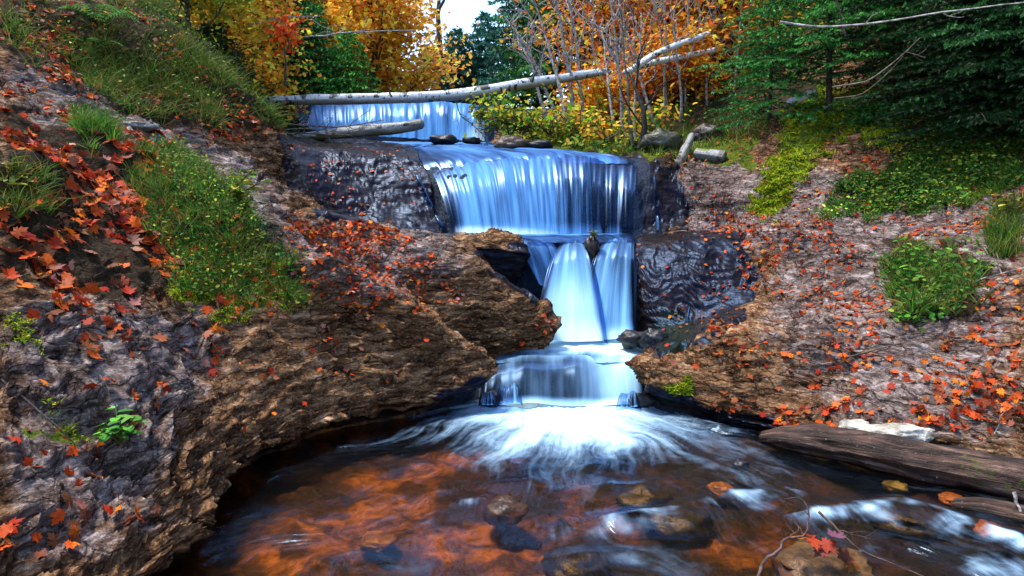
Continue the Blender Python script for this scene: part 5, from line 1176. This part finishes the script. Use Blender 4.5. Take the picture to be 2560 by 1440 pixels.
stick("branch", PY3([(1895,1445,2.62), (1910,1405,2.66), (1950,1370,2.72), (1958,1350,2.74), (2008,1340,2.8), (2022,1280,2.85), (2000,1245,2.9), (1960,1248,2.9)]), .0075, (.13, .08, .07), "crooked brown twig standing up from the foreground stone", kids=3, L=.12)
stick("branch", PY3([(2048,1280,2.9), (2075,1305,2.86), (2150,1375,2.75), (2230,1410,2.68), (2330,1450,2.6)]), .0065, (.10, .065, .05), "long dark stick slanting over the water at the bottom right", kids=2, L=.14)

def rock_mesh(sx, sy, sz, seed, amp=.28, colr=(.12, .09, .07), nu=26, nv=16, mat="stone", flat=.0):
    u = np.linspace(0, 2 * math.pi, nu, endpoint=False); v = np.linspace(.02, math.pi - .02, nv)
    uu, vv = np.meshgrid(u, v); d = np.stack([np.cos(uu) * np.sin(vv), np.sin(uu) * np.sin(vv), np.cos(vv)], -1)
    r_ = 1 + amp * fbm(d[..., 0] * 1.4 + seed, d[..., 1] * 1.4, d[..., 2] * 1.4, 4) + .06 * np.floor(2.5 * pn(d[..., 0] * 2 + seed, d[..., 1] * 2, d[..., 2] * 5))
    V = d * r_[..., None]; V[..., 2] = np.where(V[..., 2] > flat, flat + (V[..., 2] - flat) * (.45 if flat else 1), V[..., 2]); V = V * (sx, sy, sz)
    i = np.arange(nu * nv).reshape(nv, nu); q = np.stack([i[:-1], i[1:], np.roll(i, -1, 1)[1:], np.roll(i, -1, 1)[:-1]], -1).reshape(-1, 4)
    C = np.broadcast_to(np.array(colr), (nu * nv, 3)) * (1 + .5 * fbm(V[..., 0] * 6 + seed, V[..., 1] * 6, V[..., 2] * 12, 2)).reshape(-1, 1)
    cap = np.array([(0, k, (k + 1) % nu) for k in range(1, nu - 1)] + [(nu * (nv - 1), nu * (nv - 1) + k + 1, nu * (nv - 1) + k) for k in range(1, nu - 1)])
    return mesh("stone", V.reshape(-1, 3), [q, cap], M[mat], True, {"col": np.clip(C, .002, 1)})
def rock(name, p, wpx, hpx, label, colr=(.12, .09, .07), depth=.8, mat="stone", cat="rock", group=None, flat=0.0, sink=.3, rz=None, amp=.28):
    """a stone whose middle stands at p; its size in the photograph is given in pixels"""
    p = np.asarray(p, float); dist = project(p)[2]; sx, sz = wpx / 2 * dist / F, hpx / 2 * dist / F
    o = add(name, rock_mesh(sx, sx * depth, sz, rg.uniform(0, 90), amp, colr, mat=mat, flat=flat)); o.location = p; o.rotation_euler[2] = rg.uniform(-.3, .3) if rz is None else rz
    return tag(o, label, cat, group)
WETK, BRNK = (.022, .022, .026), (.10, .055, .028)
rock("boulder", P(1280, 364, 10.2), 92, 46, "rounded brown boulder at the lip of the terrace water", (.07, .05, .035), mat="wetstone")
rock("boulder", P(1108, 350, 11.0), 78, 26, "low black boulder at the foot of the upper fall", WETK, mat="wetstone")
rock("boulder", P(1180, 352, 11.2), 50, 18, "small black stone right of the low boulder below the upper fall", WETK, mat="wetstone")
rock("boulder", P(1352, 362, 10.0), 60, 26, "dark stone right of the brown boulder on the rim", WETK, mat="wetstone")
rock("boulder", P(1655, 362, 9.7), 110, 74, "dark mossy mound of earth beside the mossy birch log", (.03, .035, .012))
rock("boulder", P(1772, 338, 10.2), 80, 54, "dark earthy stump right of the mossy birch log", (.035, .025, .018))
q, _ = hit(345, 325); rock("boulder", q + (0, 0, .03), 100, 34, "flat grey slab stone lodged in the left slope", (.20, .20, .19), flat=.25, depth=.9)
rock("boulder", P(965, 572, 7.6), 60, 22, "flat brown stone at the back of the left shelf", (.16, .11, .07), flat=.3)
rock("boulder", P(1005, 580, 7.4), 42, 18, "smaller dark stone in front of the flat one on the shelf", (.06, .045, .035), flat=.3)
rock("boulder", P(1480, 622, 7.0), 40, 66, "black wedge of rock splitting the middle fall", (.035, .024, .022), mat="wetstone", depth=1.2)
leafy_plant("sprig", 1490, 590, .10, 5, 4, .05, [(.12, .20, .03), (.2, .22, .04)], "small green sprig on the black wedge in the middle fall", base=P(1484, 592, 6.95))
rock("boulder", P(1583, 848, 6.1), 76, 46, "small wet stone at the foot of the middle fall", (.03, .026, .028), mat="wetstone")
rock("boulder", P(1640, 852, 5.95), 80, 60, "black jagged wet stone beside the white basin", (.02, .02, .026), mat="wetstone", amp=.4)
rock("white_stone", hit(2130, 1070)[0] + (0, -.03, .02), 84, 44, "smaller bleached white stone behind the dark log", (.60, .57, .48), depth=.6)
rock("white_stone", hit(2235, 1092)[0] + (0, -.03, .02), 190, 62, "larger bleached white stone behind the dark log", (.62, .58, .48), depth=.45, flat=.4)
rock("boulder", P(1228, 1000, 5.42), 60, 44, "black wet stone under the spouts at the far pool edge", WETK, mat="wetstone")
rock("boulder", P(1605, 1005, 5.42), 80, 50, "black stone under the mossy ledge at the pool edge", WETK, mat="wetstone")
# stones in the pool
def in_pool(px, py, z): 
    q = pz(px, py, z); return np.array((q[0], q[1], z))
for px, py, wp, hp, z, c, m, lab in [(1262,1278,110,60,-.03,(.05,.022,.010),"wetstone","brown wet stone breaking the water in the middle of the pool"),
        (1610,1248,130,60,-.07,WETK,"wetstone","black stone with foam behind it right of the pool middle"), (1850,1162,50,26,.0,(.02,.02,.028),"wetstone","small black stone just off the rotten log end"), (1690,1300,170,60,-.10,WETK,"wetstone","broad dark stone under the right-hand rapid"), (2060,1425,230,90,-.02,(.10,.05,.018),"wetstone","large brown foreground stone at the bottom right"), (1440,1410,170,70,-.12,WETK,"wetstone","dark stone at the bottom edge under small waves"),
        (2260,1290,190,60,-.10,WETK,"wetstone","dark stone under the long blue rapid at right"), (940,1352,90,30,-.11,(.22,.10,.02),"stone","flat orange stone under the water at lower left"), (1800,1222,56,28,-.05,(.34,.15,.025),"stone","round orange stone under the water below the log end"), (2240,1218,56,30,-.05,(.16,.15,.05),"stone","greenish stone under the dark log"),
        (2380,1250,60,30,-.04,(.34,.12,.04),"stone","reddish stone near the small black log"), (2480,1330,80,40,-.03,(.36,.13,.04),"stone","orange stone at the right edge of the water")]:
    rock("stone", in_pool(px, py, z), wp, hp, lab, c, mat=m, cat="stone", group="stones in the pool", depth=1.0)
# loose leaves caught on the foreground twig
for k, (px, py, c) in enumerate([(2030,1352,(.45,.06,.02)), (2070,1362,(.30,.04,.02)), (2090,1340,(.16,.06,.10)), (2055,1380,(.20,.05,.04)), (2110,1395,(.12,.035,.02)), (2130,1405,(.28,.09,.02)), (1995,1345,(.6,.2,.03))]):
    o = bpy.data.objects.new("caught_leaf", leaf_meshes[k % 6]); col.objects.link(o); s_ = .075
    o.matrix_world = Matrix.Translation(P(px, py, 2.8)) @ Euler((rg.uniform(-.6, .6), rg.uniform(-.6, .6), rg.uniform(0, 6))).to_matrix().to_4x4() @ Matrix.Diagonal((s_, s_, s_, 1)); o.color = (*c, 1)
    tag(o, ["red leaf caught at the joint of the crooked foreground twig", "dark red leaf beside the twig joint over the water", "purplish leaf hooked on the foreground twig", "maroon leaf lowest on the foreground stone", "dark brown leaf trailing right on the foreground stone", "rusty leaf at the right end of the foreground pile", "orange leaf left of the foreground twig joint"][k], "leaf", "leaves caught on the foreground twig")
